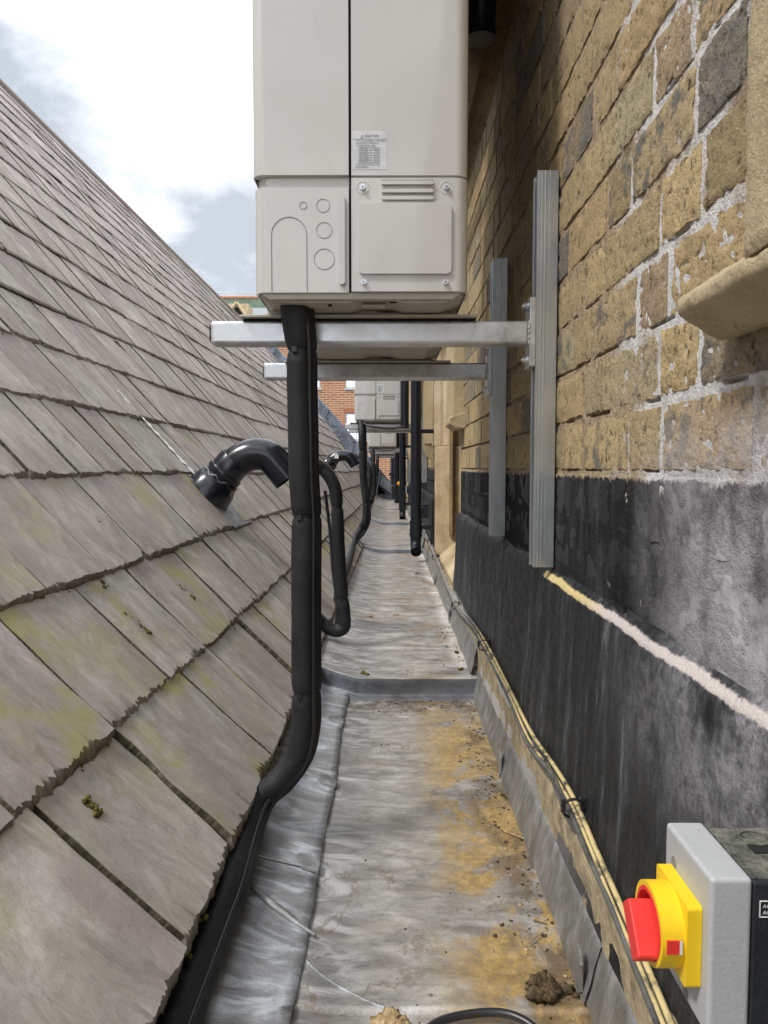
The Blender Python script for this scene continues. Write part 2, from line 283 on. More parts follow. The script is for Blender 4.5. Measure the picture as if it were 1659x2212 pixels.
# ---------------------------------------------------------------- mesh helpers
class MB:
    def __init__(s): s.v = []; s.f = []; s.sm = []; s.c = {}; s.uv = {}
    def quadgrid(s, rows, smooth=True, cols=None, uvs=None):
        """rows: list of equal-length lists of points"""
        nr, nc = len(rows), len(rows[0]); o = len(s.v)
        for r in rows: s.v += [tuple(p) for p in r]
        for i in range(nr - 1):
            for j in range(nc - 1):
                a = o + i * nc + j; s.f.append((a, a + 1, a + nc + 1, a + nc)); s.sm.append(smooth)
        if cols:
            for i in range(nr):
                for j in range(nc): s.c[o + i * nc + j] = cols[i][j]
        if uvs:
            for i in range(nr):
                for j in range(nc): s.uv[o + i * nc + j] = uvs[i][j]
        return o
    def face(s, pts, smooth=False):
        o = len(s.v); s.v += [tuple(p) for p in pts]; s.f.append(tuple(range(o, o + len(pts)))); s.sm.append(smooth)
    def box(s, x0, x1, y0, y1, z0, z1):
        o = len(s.v)
        s.v += [(x, y, z) for x in (x0, x1) for y in (y0, y1) for z in (z0, z1)]
        for f in ((0, 1, 3, 2), (4, 6, 7, 5), (0, 4, 5, 1), (2, 3, 7, 6), (0, 2, 6, 4), (1, 5, 7, 3)): s.f.append(tuple(o + k for k in f)); s.sm.append(False)
    def prism(s, poly, a0, a1, ax='y', smooth=False):
        """extrude a 2-D polygon along an axis; poly in the two other axes' order"""
        def P(u, v, t): return {'x': (t, u, v), 'y': (u, t, v), 'z': (u, v, t)}[ax]
        n = len(poly); o = len(s.v)
        s.v += [P(u, v, a0) for u, v in poly] + [P(u, v, a1) for u, v in poly]
        for i in range(n): j = (i + 1) % n; s.f.append((o + i, o + j, o + n + j, o + n + i)); s.sm.append(smooth)
        tri = tessellate_polygon([[Vector((u, v, 0)) for u, v in poly]])
        for t in tri:
            s.f.append(tuple(o + k for k in t)); s.sm.append(False); s.f.append(tuple(o + n + k for k in reversed(t))); s.sm.append(False)
    def tube(s, pts, rad, seg=16, caps=True, squash=None):
        pts = [Vector(p) for p in pts]; n = len(pts)
        if not isinstance(rad, (list, tuple)): rad = [rad] * n
        T = [(pts[min(i + 1, n - 1)] - pts[max(i - 1, 0)]).normalized() for i in range(n)]
        up = Vector((0, 1, 0)) if abs(T[0].y) < .9 else Vector((1, 0, 0))
        N = (up - T[0] * up.dot(T[0])).normalized(); rows = []
        for i in range(n):
            N = (N - T[i] * N.dot(T[i])).normalized(); B = T[i].cross(N)
            rows.append([pts[i] + (N * math.cos(2 * math.pi * k / seg) + B * math.sin(2 * math.pi * k / seg)) * rad[i] for k in range(seg + 1)])
        s.quadgrid(rows)
        if caps:
            s.face(rows[0][:-1]); s.face(rows[-1][:-1][::-1])
    def ring(s, c, ax, r0, r1, h, seg=24):
        """solid washer/cylinder (r0 = inner radius, 0 for none) from c along ax"""
        c = Vector(c); ax = Vector(ax).normalized(); t = Vector((0, 0, 1)) if abs(ax.z) < .9 else Vector((1, 0, 0))
        u = ax.cross(t).normalized(); v = ax.cross(u)
        def cir(r, d): return [c + ax * d + (u * math.cos(2 * math.pi * k / seg) + v * math.sin(2 * math.pi * k / seg)) * r for k in range(seg + 1)]
        rows = [cir(r1, 0), cir(r1, h)]; s.quadgrid(rows)
        if r0 > 0: s.quadgrid([cir(r0, 0), cir(r0, h)]); s.quadgrid([cir(r0, h), cir(r1, h)], False); s.quadgrid([cir(r0, 0), cir(r1, 0)], False)
        else: s.face(cir(r1, h)[:-1]); s.face(cir(r1, 0)[:-1][::-1])
    def blob(s, c, r, seed=0, seg=12, flat=.6, amp=.35, fr=2.2):
        c = Vector(c); rows = []
        for i in range(seg // 2 + 1):
            th = math.pi * i / (seg // 2); row = []
            for k in range(seg + 1):
                ph = 2 * math.pi * (k % seg) / seg; d = Vector((math.sin(th) * math.cos(ph), math.sin(th) * math.sin(ph), math.cos(th)))
                q = 1 + amp * noise.noise(d * fr + Vector((seed * 3.7, seed, 0))) + .25 * amp * noise.noise(d * fr * 4 + Vector((seed, 9, 2)))
                row.append(c + Vector((d.x, d.y, d.z * flat)) * r * q)
            rows.append(row)
        s.quadgrid(rows)
    def build(s, name, mat, parent=None, bevel=0, seg=2, loc=None, weld=False, recalc=False):
        me = bpy.data.meshes.new(name); me.from_pydata(s.v, [], s.f)
        me.polygons.foreach_set('use_smooth', s.sm)
        if s.c:
            at = me.color_attributes.new('col', 'FLOAT_COLOR', 'POINT')
            for i, c in s.c.items(): at.data[i].color = (c[0], c[1], c[2], 1)
        if s.uv:
            ul = me.uv_layers.new(name='UVMap')
            for lp in me.loops: ul.data[lp.index].uv = s.uv.get(lp.vertex_index, (0, 0))
        if weld or recalc or bevel:
            b = bmesh.new(); b.from_mesh(me)
            if weld or bevel: bmesh.ops.remove_doubles(b, verts=b.verts, dist=1e-5)
            bmesh.ops.recalc_face_normals(b, faces=b.faces); b.to_mesh(me); b.free()
        me.materials.append(mat); me.update()
        o = bpy.data.objects.new(name, me); col.objects.link(o)
        if parent: o.parent = parent
        if loc: o.location = loc
        if bevel:
            mo = o.modifiers.new('bevel', 'BEVEL'); mo.width = bevel; mo.segments = seg; mo.limit_method = 'ANGLE'; mo.angle_limit = R(35)
            mo.harden_normals = False
        return o
def tag(o, label, cat, group=None, kind=None):
    if label: o['label'] = label
    if cat: o['category'] = cat
    if group: o['group'] = group
    if kind: o['kind'] = kind
    return o
def empty(name, loc, label, cat, group=None, kind=None):
    o = bpy.data.objects.new(name, None); o.location = loc; o.empty_display_size = .05; col.objects.link(o); return tag(o, label, cat, group, kind)
def children(o): return [c for c in bpy.data.objects if c.parent == o]
def copy_tree(o, parent=None):
    c = o.copy(); col.objects.link(c); c.parent = parent
    for ch in children(o): copy_tree(ch, c)
    return c
def catmull(P, n=8):
    P = [Vector(p) for p in P]; out = []
    for i in range(len(P) - 1):
        p0, p1, p2, p3 = P[max(i - 1, 0)], P[i], P[i + 1], P[min(i + 2, len(P) - 1)]
        for k in range(n):
            t = k / n; out.append(.5 * ((2 * p1) + (p2 - p0) * t + (2 * p0 - 5 * p1 + 4 * p2 - p3) * t * t + (3 * p1 - p0 - 3 * p2 + p3) * t ** 3))
    out.append(P[-1]); return out
def text(name, s, size, mat, M4, parent, bold=0.0, align='LEFT', ext=0.0):
    cu = bpy.data.curves.new(name, 'FONT'); cu.body = s; cu.size = size; cu.offset = bold; cu.align_x = align; cu.extrude = ext; cu.resolution_u = 3
    o = bpy.data.objects.new(name, cu); col.objects.link(o)
    me = bpy.data.meshes.new_from_object(o.evaluated_get(bpy.context.evaluated_depsgraph_get())); bpy.data.objects.remove(o)
    me.materials.clear(); me.materials.append(mat); me.transform(M4)
    return me
def join_meshes(name, ms, mat, parent):
    b = bmesh.new()
    for me in ms: b.from_mesh(me)
    me = bpy.data.meshes.new(name); b.to_mesh(me); b.free(); me.materials.append(mat)
    o = bpy.data.objects.new(name, me); col.objects.link(o); o.parent = parent; return o

# ================================================================ ground far below
g = MB(); g.face([(-400, -400, -12), (400, -400, -12), (400, 400, -12), (-400, 400, -12)])
m = M('ground', .95); m.base(m.mix(m.noise(m.geo(), .3, 4), (.08, .08, .075), (.16, .15, .14)))
tag(g.build('ground', m.m), 'grey ground far below the roofs', 'ground', kind='structure')

# ================================================================ slate roof
UM = 3.255
def Zn(u): return -.575 + 1.30 * u - .264 * (1 - math.exp(-u / .8))
def roof(u, Y):
    t = max((Y - 1) / 11.2, -.08); wv = u / UM
    fx = -(.10 + 2.13 * wv); fz = -.585 + 2.81 * wv + .45 * wv * (1 - wv)
    X = -(.24 + u) * (1 - t) + fx * t; Z = Zn(u) * (1 - t) + fz * t
    Z += .012 * noise.noise(Vector((Y * .7, u * 1.3, 3)))
    return Vector((X, Y, Z))
def rnorm(u, Y):
    a = roof(u + .01, Y) - roof(u - .01, Y); b = roof(u, Y + .02) - roof(u, Y - .02)
    n = a.cross(b).normalized(); return n if n.z > 0 else -n
def hit_roof(x, y):
    d = ray(x, y); lo = None
    for i in range(40, 1300):
        Y = i * .01; p = d * (Y / d.y)
        # signed height over roof at that X
        a, b = 0, UM
        for _ in range(20):
            mid = (a + b) / 2
            if roof(mid, Y).x > p.x: a = mid
            else: b = mid
        if p.z <= roof(a, Y).z and a > 0.001: return p, a
    return p, a
slate_roof = empty('slate_roof', (-.24, 6, -.575), 'steep mossy grey slate roof sloping down to the lead gutter', 'roof')
def put(o, root):
    o.parent = root; o.matrix_parent_inverse = Matrix.Translation(root.location).inverted(); return o
sl = MB(); DU = .172; NC = int(UM / DU) + 1
for i in range(NC):
    u0 = i * DU; Lu = 1.9 * DU
    Y = -2.6 + random.uniform(0, .2)
    while Y < 12.15:
        wd = random.choice([.20, .24, .27, .30, .33]) if i < 3 else random.choice([.16, .19, .22, .25, .28])
        if i > 12: wd = random.uniform(.2, .3)
        y0, y1 = Y + .003, min(Y + wd - random.uniform(.0035, .009), 12.18); Y += wd
        near = .25 < y0 < 3.0 and u0 < .9
        midd = .1 < y0 < 6 and u0 < 1.6
        nx, nr = (int(wd / .0038), 12) if near else ((14, 5) if midd else (5, 3))
        off = random.uniform(0, 40); lft = random.uniform(0, .004); sk = random.uniform(-.006, .006); skl = random.uniform(-.003, .003)
        rr = random.random(); moss = min(1, max(0, (1.0 - u0 * 1.1)) * random.uniform(.4, 1.2))
        if y0 > 3: moss = max(moss, .5 * random.random()) if u0 < .6 else moss
        rows, cols, uvs = [], [], []
        ksec = []
        for k in range(nr): ksec.append(('s', 1 - k / (nr - 1)))     # 1 = head, 0 = start of chipped tail
        chips = [('c', .98), ('c', .5), ('l', 0), ('b', 0)] if near else [('l', 0), ('b', 0)]
        for kind, kv in ksec + chips:
            row, cr, ur = [], [], []
            for j in range(-1, nx + 2):
                jj = min(max(j, 0), nx); a = jj / nx; ew = .0026 / wd; a = ew if jj == 1 else (1 - ew if jj == nx - 1 else a)
                yy = y0 + (y1 - y0) * a
                tw = noise.noise(Vector((yy * 34, off, 1)))
                tw2 = noise.noise(Vector((yy * 110, off, 2))); tw3 = abs(noise.noise(Vector((yy * 100, off, 7)))) + .5 * abs(noise.noise(Vector((yy * 190, off, 4))))
                jag = .003 * tw + (.002 * tw2)
                saw = abs(((yy * 88 + 1.7 * noise.noise(Vector((yy * 25, off, 8)))) % 1.0) - .35) * 1.4
                dep = (.0035 + (.002 * saw + .009 * tw3 + .006 * max(0, noise.noise(Vector((yy * 31, off, 12))))) * max(.1, .7 + 1.6 * noise.noise(Vector((yy * 13, off, 5))))) if near else .006
                ch = 0.0
                if kind == 's':
                    v = u0 + jag * .3 + dep + kv * (Lu - dep); lift = .021 + lft - .017 * ((v - u0) / Lu)
                elif kind == 'c':
                    v = u0 + jag + dep * kv * .9; lift = .0190 + lft - .0095 * (1 - kv) ** 1.3 - .0022 * tw2; ch = .62 - .25 * kv
                elif kind == 'l': v = u0 + jag - .002; lift = (.0085 if near else .015) + lft; ch = 1
                else: v = u0 + .012; lift = .004 + lft; ch = 1
                lift += skl * (a - .5) * 2 + (.0012 * noise.noise(Vector((yy * 12, v * 12, off))) if near else 0)
                if near and kind == 's': lift += .0009 * noise.noise(Vector((yy * 60, v * 7, off)))
                if j < 0 or j > nx:
                    lift -= .011; ch = max(ch, .8)
                e = 0
                if jj in (0, nx) and kind == 's': ch = max(ch, 1.0)
                if jj in (0, 1, nx - 1, nx): e = .006 * noise.noise(Vector((v * 22, off, jj // 2))) + .004 * noise.noise(Vector((v * 75, off, jj // 2)))
                yq = yy + e + sk * (v - u0) / Lu
                row.append(roof(v, yq) + rnorm(v, yq) * lift)
                cr.append((rr, ch, moss * (1.0 if v > u0 + DU * .6 else .75))); ur.append((yq + off * 3.1, v * 1.5 + off))
            rows.append(row); cols.append(cr); uvs.append(ur)
        sl.quadgrid(rows, True, cols, uvs)
so_ = sl.build('slates', SLATE); put(so_, slate_roof)
try:
    so_.data.set_sharp_from_angle(angle=R(24))
except Exception as ex: print('sharp', ex)
# boarding under the slates, dark soffit at the eave
un = MB(); rows = []
for Y in [-2.7 + .4 * k for k in range(38)]: rows.append([roof(u, Y) - rnorm(u, Y) * .012 for u in [0.025 + UM * k / 16 for k in range(17)]])
un.quadgrid(rows)
un.quadgrid([[roof(.025, Y) - rnorm(.02, Y) * .012, roof(.06, Y) + Vector((-.02, 0, -.10))] for Y in [-2.7 + .4 * k for k in range(38)]])
put(un.build('eave_boarding', UNDER), slate_roof)
rd = MB()
pts = [roof(UM, -2.7 + .5 * k) + Vector((0, 0, .02)) for k in range(30)]
rd.tube(pts, .035, 10)
put(rd.build('ridge_tiles', SLATE), slate_roof)
# far side of the roof, so it is a roof from elsewhere too
bk = MB(); bk.quadgrid([[roof(UM, Y), roof(UM, Y) + Vector((-3.2, 0, -3.6))] for Y in (-2.7, 1, 6, 12.2)]); put(bk.build('back_slope', SLATE), slate_roof)
# lead dressed verge at the far end
vg = MB(); prof = []
for k, (x, y) in enumerate([(548, 712), (563, 718), (588, 741), (615, 773), (682, 853), (773, 959), (846, 1048)]):
    p = PY(x, y, 12.2); prof.append(p)
rows = []
for p in prof:
    q = p.copy(); wv = min(1, max(0, (-p.x - .1) / 2.13)); zs = roof(wv * UM, 12.2).z - .02 if p.x < -.1 else p.z - .14
    rows.append([Vector((p.x, 12.2, zs)), Vector((p.x, 12.2, p.z)), Vector((p.x + .01, 12.22, p.z + .012)), Vector((p.x + .01, 12.33, p.z + .012)), Vector((p.x, 12.35, p.z - .6))])
vg.quadgrid(rows, False)
for k in range(5):      # welted joints between the verge pieces
    a = prof[2] + (prof[6] - prof[2]) * (k / 4.6); wv = min(1, max(0, (-a.x - .1) / 2.13))
    vg.tube([Vector((a.x, 12.19, roof(wv * UM, 12.2).z)), Vector((a.x + .07, 12.19, a.z - .07))], .008, 6)
vo = vg.build('lead_verge', lead('lead_verge', (.62, .70, .84), dark=.2)); put(vo, slate_roof)
# patch of lead slate and paint by the first vent, with pale streak slates
pe = MB(); pe.box(0, 1, 0, 1, 0, 1)

# ================================================================ lead gutter
gut = empty('lead_gutter', (0, 6, -.6), 'stained grey lead box gutter with stepped drips running away between roof and wall', 'gutter')
def X0(Y): return -.035 + .10 * min(1, max(0, (Y - 3) / 9.2))
def sole(X, Y, h):
    d = max(0, X0(Y) - X); z = h + 1.07 * d * d * (1 if Y < 5 else 1.15) + .05 * max(0, X - .238)
    z += .0035 * noise.noise(Vector((X * 8, Y * 5, 0))) + .0012 * noise.noise(Vector((X * 30, Y * 18, 3))) + .0008 * noise.noise(Vector((X * 6, Y * 45, 3)))
    if X < X0(Y): z += .0022 * math.sin(Y * 62 + X * 30) * min(1, (X0(Y) - X) * 12) * (.5 + noise.noise(Vector((X * 5, Y * 4, 8))))
    return z
bays = [(-2.6, .885, -.676, -.674), (.875, 2.11, -.670, -.667), (2.11, 3.60, -.612, -.609), (3.59, 5.18, -.606, -.602), (5.18, 7.4, -.577, -.572), (7.4, 9.6, -.552, -.548), (9.6, 12.4, -.540, -.535)]
for bi, (ya, yb, ha, hb) in enumerate(bays):
    g = MB(); ny = int((yb - ya) / (.012 if .9 < yb < 3 else .04)) + 2; xl_ = -.155 if bi < 2 else -.42; xs = [xl_ + (.265 - xl_) * k / 60 for k in range(61)]
    rows = []
    drip = bi in (2, 4, 5, 6)
    if drip:   # vertical drip face with rounded nose
        hp = bays[bi - 1][3]; H = ha - hp
        for dz, dy in ((-.004, -.028), (.0, -.026), (.002, -.006), (.006, -.002), (.2 * H, 0), (.6 * H, .002), (H - .012, .002), (H - .004, .005)):
            rows.append([(x, ya + dy + .003 * noise.noise(Vector((x * 9, dz * 20, bi))) + .9 * max(0, X0(ya) - .03 - x) ** 1.5, sole(x, ya, hp) + dz + .003) for x in xs])
        dr = MB(); dr.quadgrid([r_ for r_ in rows]); put(dr.build('drip_face', LEADD), gut)  # darker lead: unweathered face, with its shade put into the colour too
        rows = rows[-1:]
    for k in range(ny + 1):
        Yk = ya + (.012 if drip else 0) + (yb - ya - .012) * k / ny; h = ha + (hb - ha) * k / ny
        lip = .0035 if (not drip and k == 0) else 0
        rows.append([(x, Yk + (.9 * max(0, X0(ya) - .03 - x) ** 1.5 * max(0, 1 - (Yk - ya) / .25) if drip else 0), sole(x, Yk, h) + .0005 * (bi % 2)) for x in xs])
    if not drip and bi == 3:
        rows.insert(0, [(x, ya - .03, z - .010) for (x, y, z) in rows[0]])
        rows.insert(1, [(x, ya - .026, z - .002 + .007) for (x, y, z) in rows[1]])
    if bi == 1:
        rows.insert(0, [(x, ya - .002, z - .012) for (x, y, z) in rows[0]])
    put(g_o := g.quadgrid(rows) and None or g.build('sole_sheet', LEAD), gut) if False else None
    g.v = []; g.f = []; g.sm = []; g.quadgrid(rows); put(g.build('sole_sheet', LEAD), gut)
# ripple of the welded joint near the camera
wd_ = MB(); pts = []
for k in range(120):
    t = k / 119; x = -.12 + .13 * t; y = 0.985 - .11 * t ** .6 
    pts.append(Vector((x, y, sole(x, y, -.672) + .0025)))
wd_.tube(pts, [.0019 + .0008 * math.sin(k * 1.9) for k in range(120)], 6)
put(wd_.build('weld_bead', LEAD2), gut)
# apron sheets on the slope under the slates, with laps and clips
def apron(X, Y, h):
    d = max(0, X0(Y) - X); return h + 1.07 * d * d * (1 if Y < 5 else 1.15) + .004
segs = [(-2.6, 1.17), (1.165, 2.14)]
for k, (ya, yb) in enumerate(segs):
    g = MB(); rows = []; hh = -.668 if yb < 2.2 else (-.607 if yb < 5.3 else (-.572 if yb < 7.5 else -.54))
    ny = int((yb - ya) / .03) + 2
    for q in range(ny + 1):
        Yk = ya + (yb - ya) * q / ny; xr = -.112 + .008 * noise.noise(Vector((Yk * 3, 2, 0))) + .0025 * noise.noise(Vector((Yk * 17, 5, 0))) + .06 * max(0, (Yk - 3) / 9)
        if Yk < 1.3: xr += .0
        row = [(xr, Yk, apron(xr, Yk, hh) - .0065)]
        for j in range(19):
            x = xr - .26 * j / 18; z = apron(x, Yk, hh) + .003 * noise.noise(Vector((x * 10, Yk * 6, 4))) + .0035 * (k % 2)
            z += .0016 * math.sin(Yk * 30 + x * 20) * noise.noise(Vector((x * 5, Yk * 3, 9)))
            row.append((x, Yk + (.10 * (xr - x) if False else 0), z))
        rows.append(row)
    g.quadgrid(rows); put(g.build('apron_sheet', LEAD2), gut)
# rolled laps between apron sheets
for (pa, pb) in (((532, 1868), (681, 2000)), ((690, 1420), (741, 1492)), ((690, 1455), (741, 1515))):
    a = PZ(*pa, -.60); b = PZ(*pb, -.645)
    P = []
    for k in range(13):
        q = a.lerp(b, k / 12) + Vector((.004 * noise.noise(Vector((k * .5, 1, pa[1]))), 0, 0)); P.append(Vector((q.x, q.y, apron(q.x, q.y, -.668) + .004)))
    g = MB(); P = [q_ - Vector((0, 0, .0035)) for q_ in P]; g.tube(P, [.0025 + (.0045 if pa[0] == 532 else .002) * math.sin(math.pi * min(1, .15 + k_ / 13)) for k_ in range(13)], 14); put(g.build('lap_roll', LEADUP if pa[0] == 532 else LEAD2), gut)
for (px, py) in ((672, 1868), (712, 1690), (731, 1558)):
    c0 = PZ(px, py, -.653); g = MB(); hx, hy = .016, .020; P = []
    zt = lambda x, y: apron(x, y, -.668) + .006
    poly = [(-hx * 1.3, hy), (-hx * 1.7, hy * .4), (-hx * .9, -hy * .9), (hx * .9, -hy * 1.15), (hx, hy * .1), (-hx * .3, hy * 1.2)]
    top = [Vector((c0.x + u, c0.y + v, zt(c0.x + u, c0.y + v) + .003)) for u, v in poly]; bot = [p - Vector((0, 0, .006)) for p in top]
    g.face(top)
    for k in range(6): g.face([top[k], bot[k], bot[(k + 1) % 6], top[(k + 1) % 6]])
    put(g.build('lead_clip', LEADUP, bevel=.0015), gut)
# kerb closing the gutter's far end
kb = MB(); a = PY(824, 1049, 12.3); b = PY(905, 1067, 12.3); kb.box(a.x - .05, .33, 12.3, 12.5, b.z, a.z)
kb.prism([(a.x - .05, a.z), (a.x - .05, a.z - .24), (a.x + .07, b.z)], 12.3, 12.45, 'y')
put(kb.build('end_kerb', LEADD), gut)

# ================================================================ brick wall
WX = .300
wall = empty('brick_wall', (WX, 6, 0), 'tall yellow stock brick wall with tarred black base and stone windows', 'wall')
solid = [(-2.6, 3.02), (4.66, 6.6), (8.2, 10.0), (11.6, 13.5)]
CH = .081
br = MB()
for ci in range(-9, 18):
    z0 = -.006 + ci * CH + .0045; z1 = z0 + CH - .0125
    for (sa, sb) in solid:
        Y = sa - random.choice([0, .055, .11]) - (.16 if ci % 2 else 0); k = ci
        while Y < sb:
            ln = (.205 if k % 2 else .104) * random.uniform(.93, 1.07); k += 1; ya, yb = max(Y, sa) + .0062, min(Y + ln, sb) - .0062; Y += ln
            if yb - ya < .02: continue
            if z1 < -.24: continue
            near = yb < 2.0 and yb > .3
            vn = yb < 1.1 and yb > .35
            nx, nz = (30, 14) if vn else ((12, 7) if near else (2, 2))
            out_ = random.uniform(-.0014, .0010) * (.3 if z1 < 0 else 1); rr, r2 = random.random(), random.random(); off = random.uniform(0, 50); tz = .35 if z1 < 0 else 1
            tilt = random.uniform(-.001, .001)
            rows, cols = [], []
            for a in range(-1, nz + 2):
                row, cr = [], []
                for b in range(-1, nx + 2):
                    aa, bb = min(max(a, 0), nz) / nz, min(max(b, 0), nx) / nx
                    y, z = ya + (yb - ya) * bb, z0 + (z1 - z0) * aa
                    e = 1 - min(1, min(aa * (z1 - z0), (1 - aa) * (z1 - z0), bb * (yb - ya), (1 - bb) * (yb - ya)) / .006)
                    x = WX - .0016 + out_ + tilt * (bb - .5) * 2
                    if near:
                        pv = Vector((off, y * 38, z * 38)); d = noise.noise(pv); d2 = noise.noise(pv * 3.1); d3 = noise.noise(pv * 6.5)
                        x += (.0010 * d + .0010 * d2 + .003 * max(0, d2 - .28) * 2.5 + .0012 * d3) * tz
                        if e > 0:
                            z += .0035 * noise.noise(Vector((y * 45, off, z * 45))) * (1 if a in (0, nz, -1, nz + 1) else 0)
                            y += .0025 * noise.noise(Vector((z * 60, off, 5))) * (1 if b in (0, nx, -1, nx + 1) else 0)
                            x += (.0008 * e * e + .0022 * e * max(0, d2 + .1)) * tz
                    if a < 0 or a > nz or b < 0 or b > nx: x = WX + .016
                    row.append((x, y, z)); cr.append((rr, r2, 0))
                rows.append(row); cols.append(cr)
            br.quadgrid(rows, True, cols)
bo = br.build('bricks', BRICK); put(bo, wall)
try: bo.data.set_sharp_from_angle(angle=R(50))
except Exception: pass
mo = MB()
for sa, sb in solid:
    ys = [-2.6, .0, .2] + [.3 + .0085 * k for k in range(201)] + [2.3, 2.7, 3.02] if sa < 0 else [sa + (sb - sa) * k / 4 for k in range(5)]
    zs = [-.75, -.3] + [-.24 + .00225 * k for k in range(580)] + [1.3, 1.5] if sa < 0 else [-.75, -.4, 0, .5, 1.5]
    def mx_(y, z):
        if sa >= 0: return WX + .004
        ww = 1 if y < .98 else 0
        if z < -.012: return WX - .0018 + .0010 * noise.noise(Vector((7, y * 30, z * 30))) + .006 * max(0, noise.noise(Vector((1, y * 16, z * 30))) - .25)
        f = (z + .006) % CH; n0 = noise.noise(Vector((7, y * 16, z * 16)))
        if f < .0042 and n0 > -.02 + .25 * ww: return WX + .009
        fb = min(1, max(0, (y - .95) / .35))
        return WX + .0003 + .0013 * n0 + .0010 * noise.noise(Vector((7, y * 70, z * 70))) + .0006 * fb
    mo.quadgrid([[(mx_(y, z), y, z) for y in ys] for z in zs])
    if sa >= 0: mo.quadgrid([[(WX + .004, sa, z), (WX + .5, sa, z)] for z in zs], False)
    mo.quadgrid([[(WX + .004 if sa >= 0 else WX + .008, sb, z), (WX + .5, sb, z)] for z in zs], False)
mo.quadgrid([[(WX + .5, y, z) for y in (-2.6, 13.5)] for z in (-.75, 3)], False)
put(mo.build('mortar_bed', MORTAR), wall)
# tarred plinth
pl = MB()
PR = [(.302, -.172), (.299, -.180), (.2925, -.187), (.287, -.196), (.2845, -.206), (.283, -.225), (.281, -.27), (.279, -.32), (.277, -.37), (.274, -.42), (.271, -.47), (.268, -.52), (.266, -.60), (.264, -.68)]
for sa, sb in solid:
    n = int((sb - sa) / .02) if sa < 0 else 10
    rows = []
    fine_ = []
    for k in range(len(PR) - 1):
        for q in range(4): fine_.append((PR[k][0] + (PR[k + 1][0] - PR[k][0]) * q / 4, PR[k][1] + (PR[k + 1][1] - PR[k][1]) * q / 4))
    fine_.append(PR[-1])
    for (px_, pz_) in fine_:
        row = []
        for k in range(n + 1):
            y = sa + (sb - sa) * k / n
            d = .0030 * noise.noise(Vector((y * 7, pz_ * 7, 1))) + .0014 * noise.noise(Vector((y * 28, pz_ * 28, 1)))
            row.append((px_ + d, y, pz_ + .006 * noise.noise(Vector((y * 5, 3, 3)))))
        rows.append(row)
    pl.quadgrid(rows)
    for s_ in (sa, sb): pl.quadgrid([[(x, s_, z), (WX + .3, s_, z)] for x, z in PR], False)
put(pl.build('tarred_plinth', TAR), wall)
# cement fillet between plinth foot and lead flashing
cf = MB(); rows = []
for k in range(400):
    y = .12 + 12.9 * (k / 399) ** 1.6
    rows.append([(x + .0035 * noise.noise(Vector((y * 20, z * 30, 0))), y, z + .004 * noise.noise(Vector((y * 12, x * 9, 5)))) for x, z in ((.275, -.50), (.2675, -.517), (.264, -.535), (.267, -.57), (.266, -.60), (.262, -.66))])
cf.quadgrid(rows); put(cf.build('cement_fillet', CEM), wall)
# projecting stone cornice above
co = MB(); cz = 1.06
co.prism([(WX + .4, cz), (WX - .0, cz), (WX - .03, cz + .03), (WX - .05, cz + .02), (WX - .11, cz + .10), (WX - .135, cz + .10), (WX - .135, cz + .28), (WX + .4, cz + .28)], -2.6, 13.5)
put(co.build('stone_cornice', SOFF), wall)
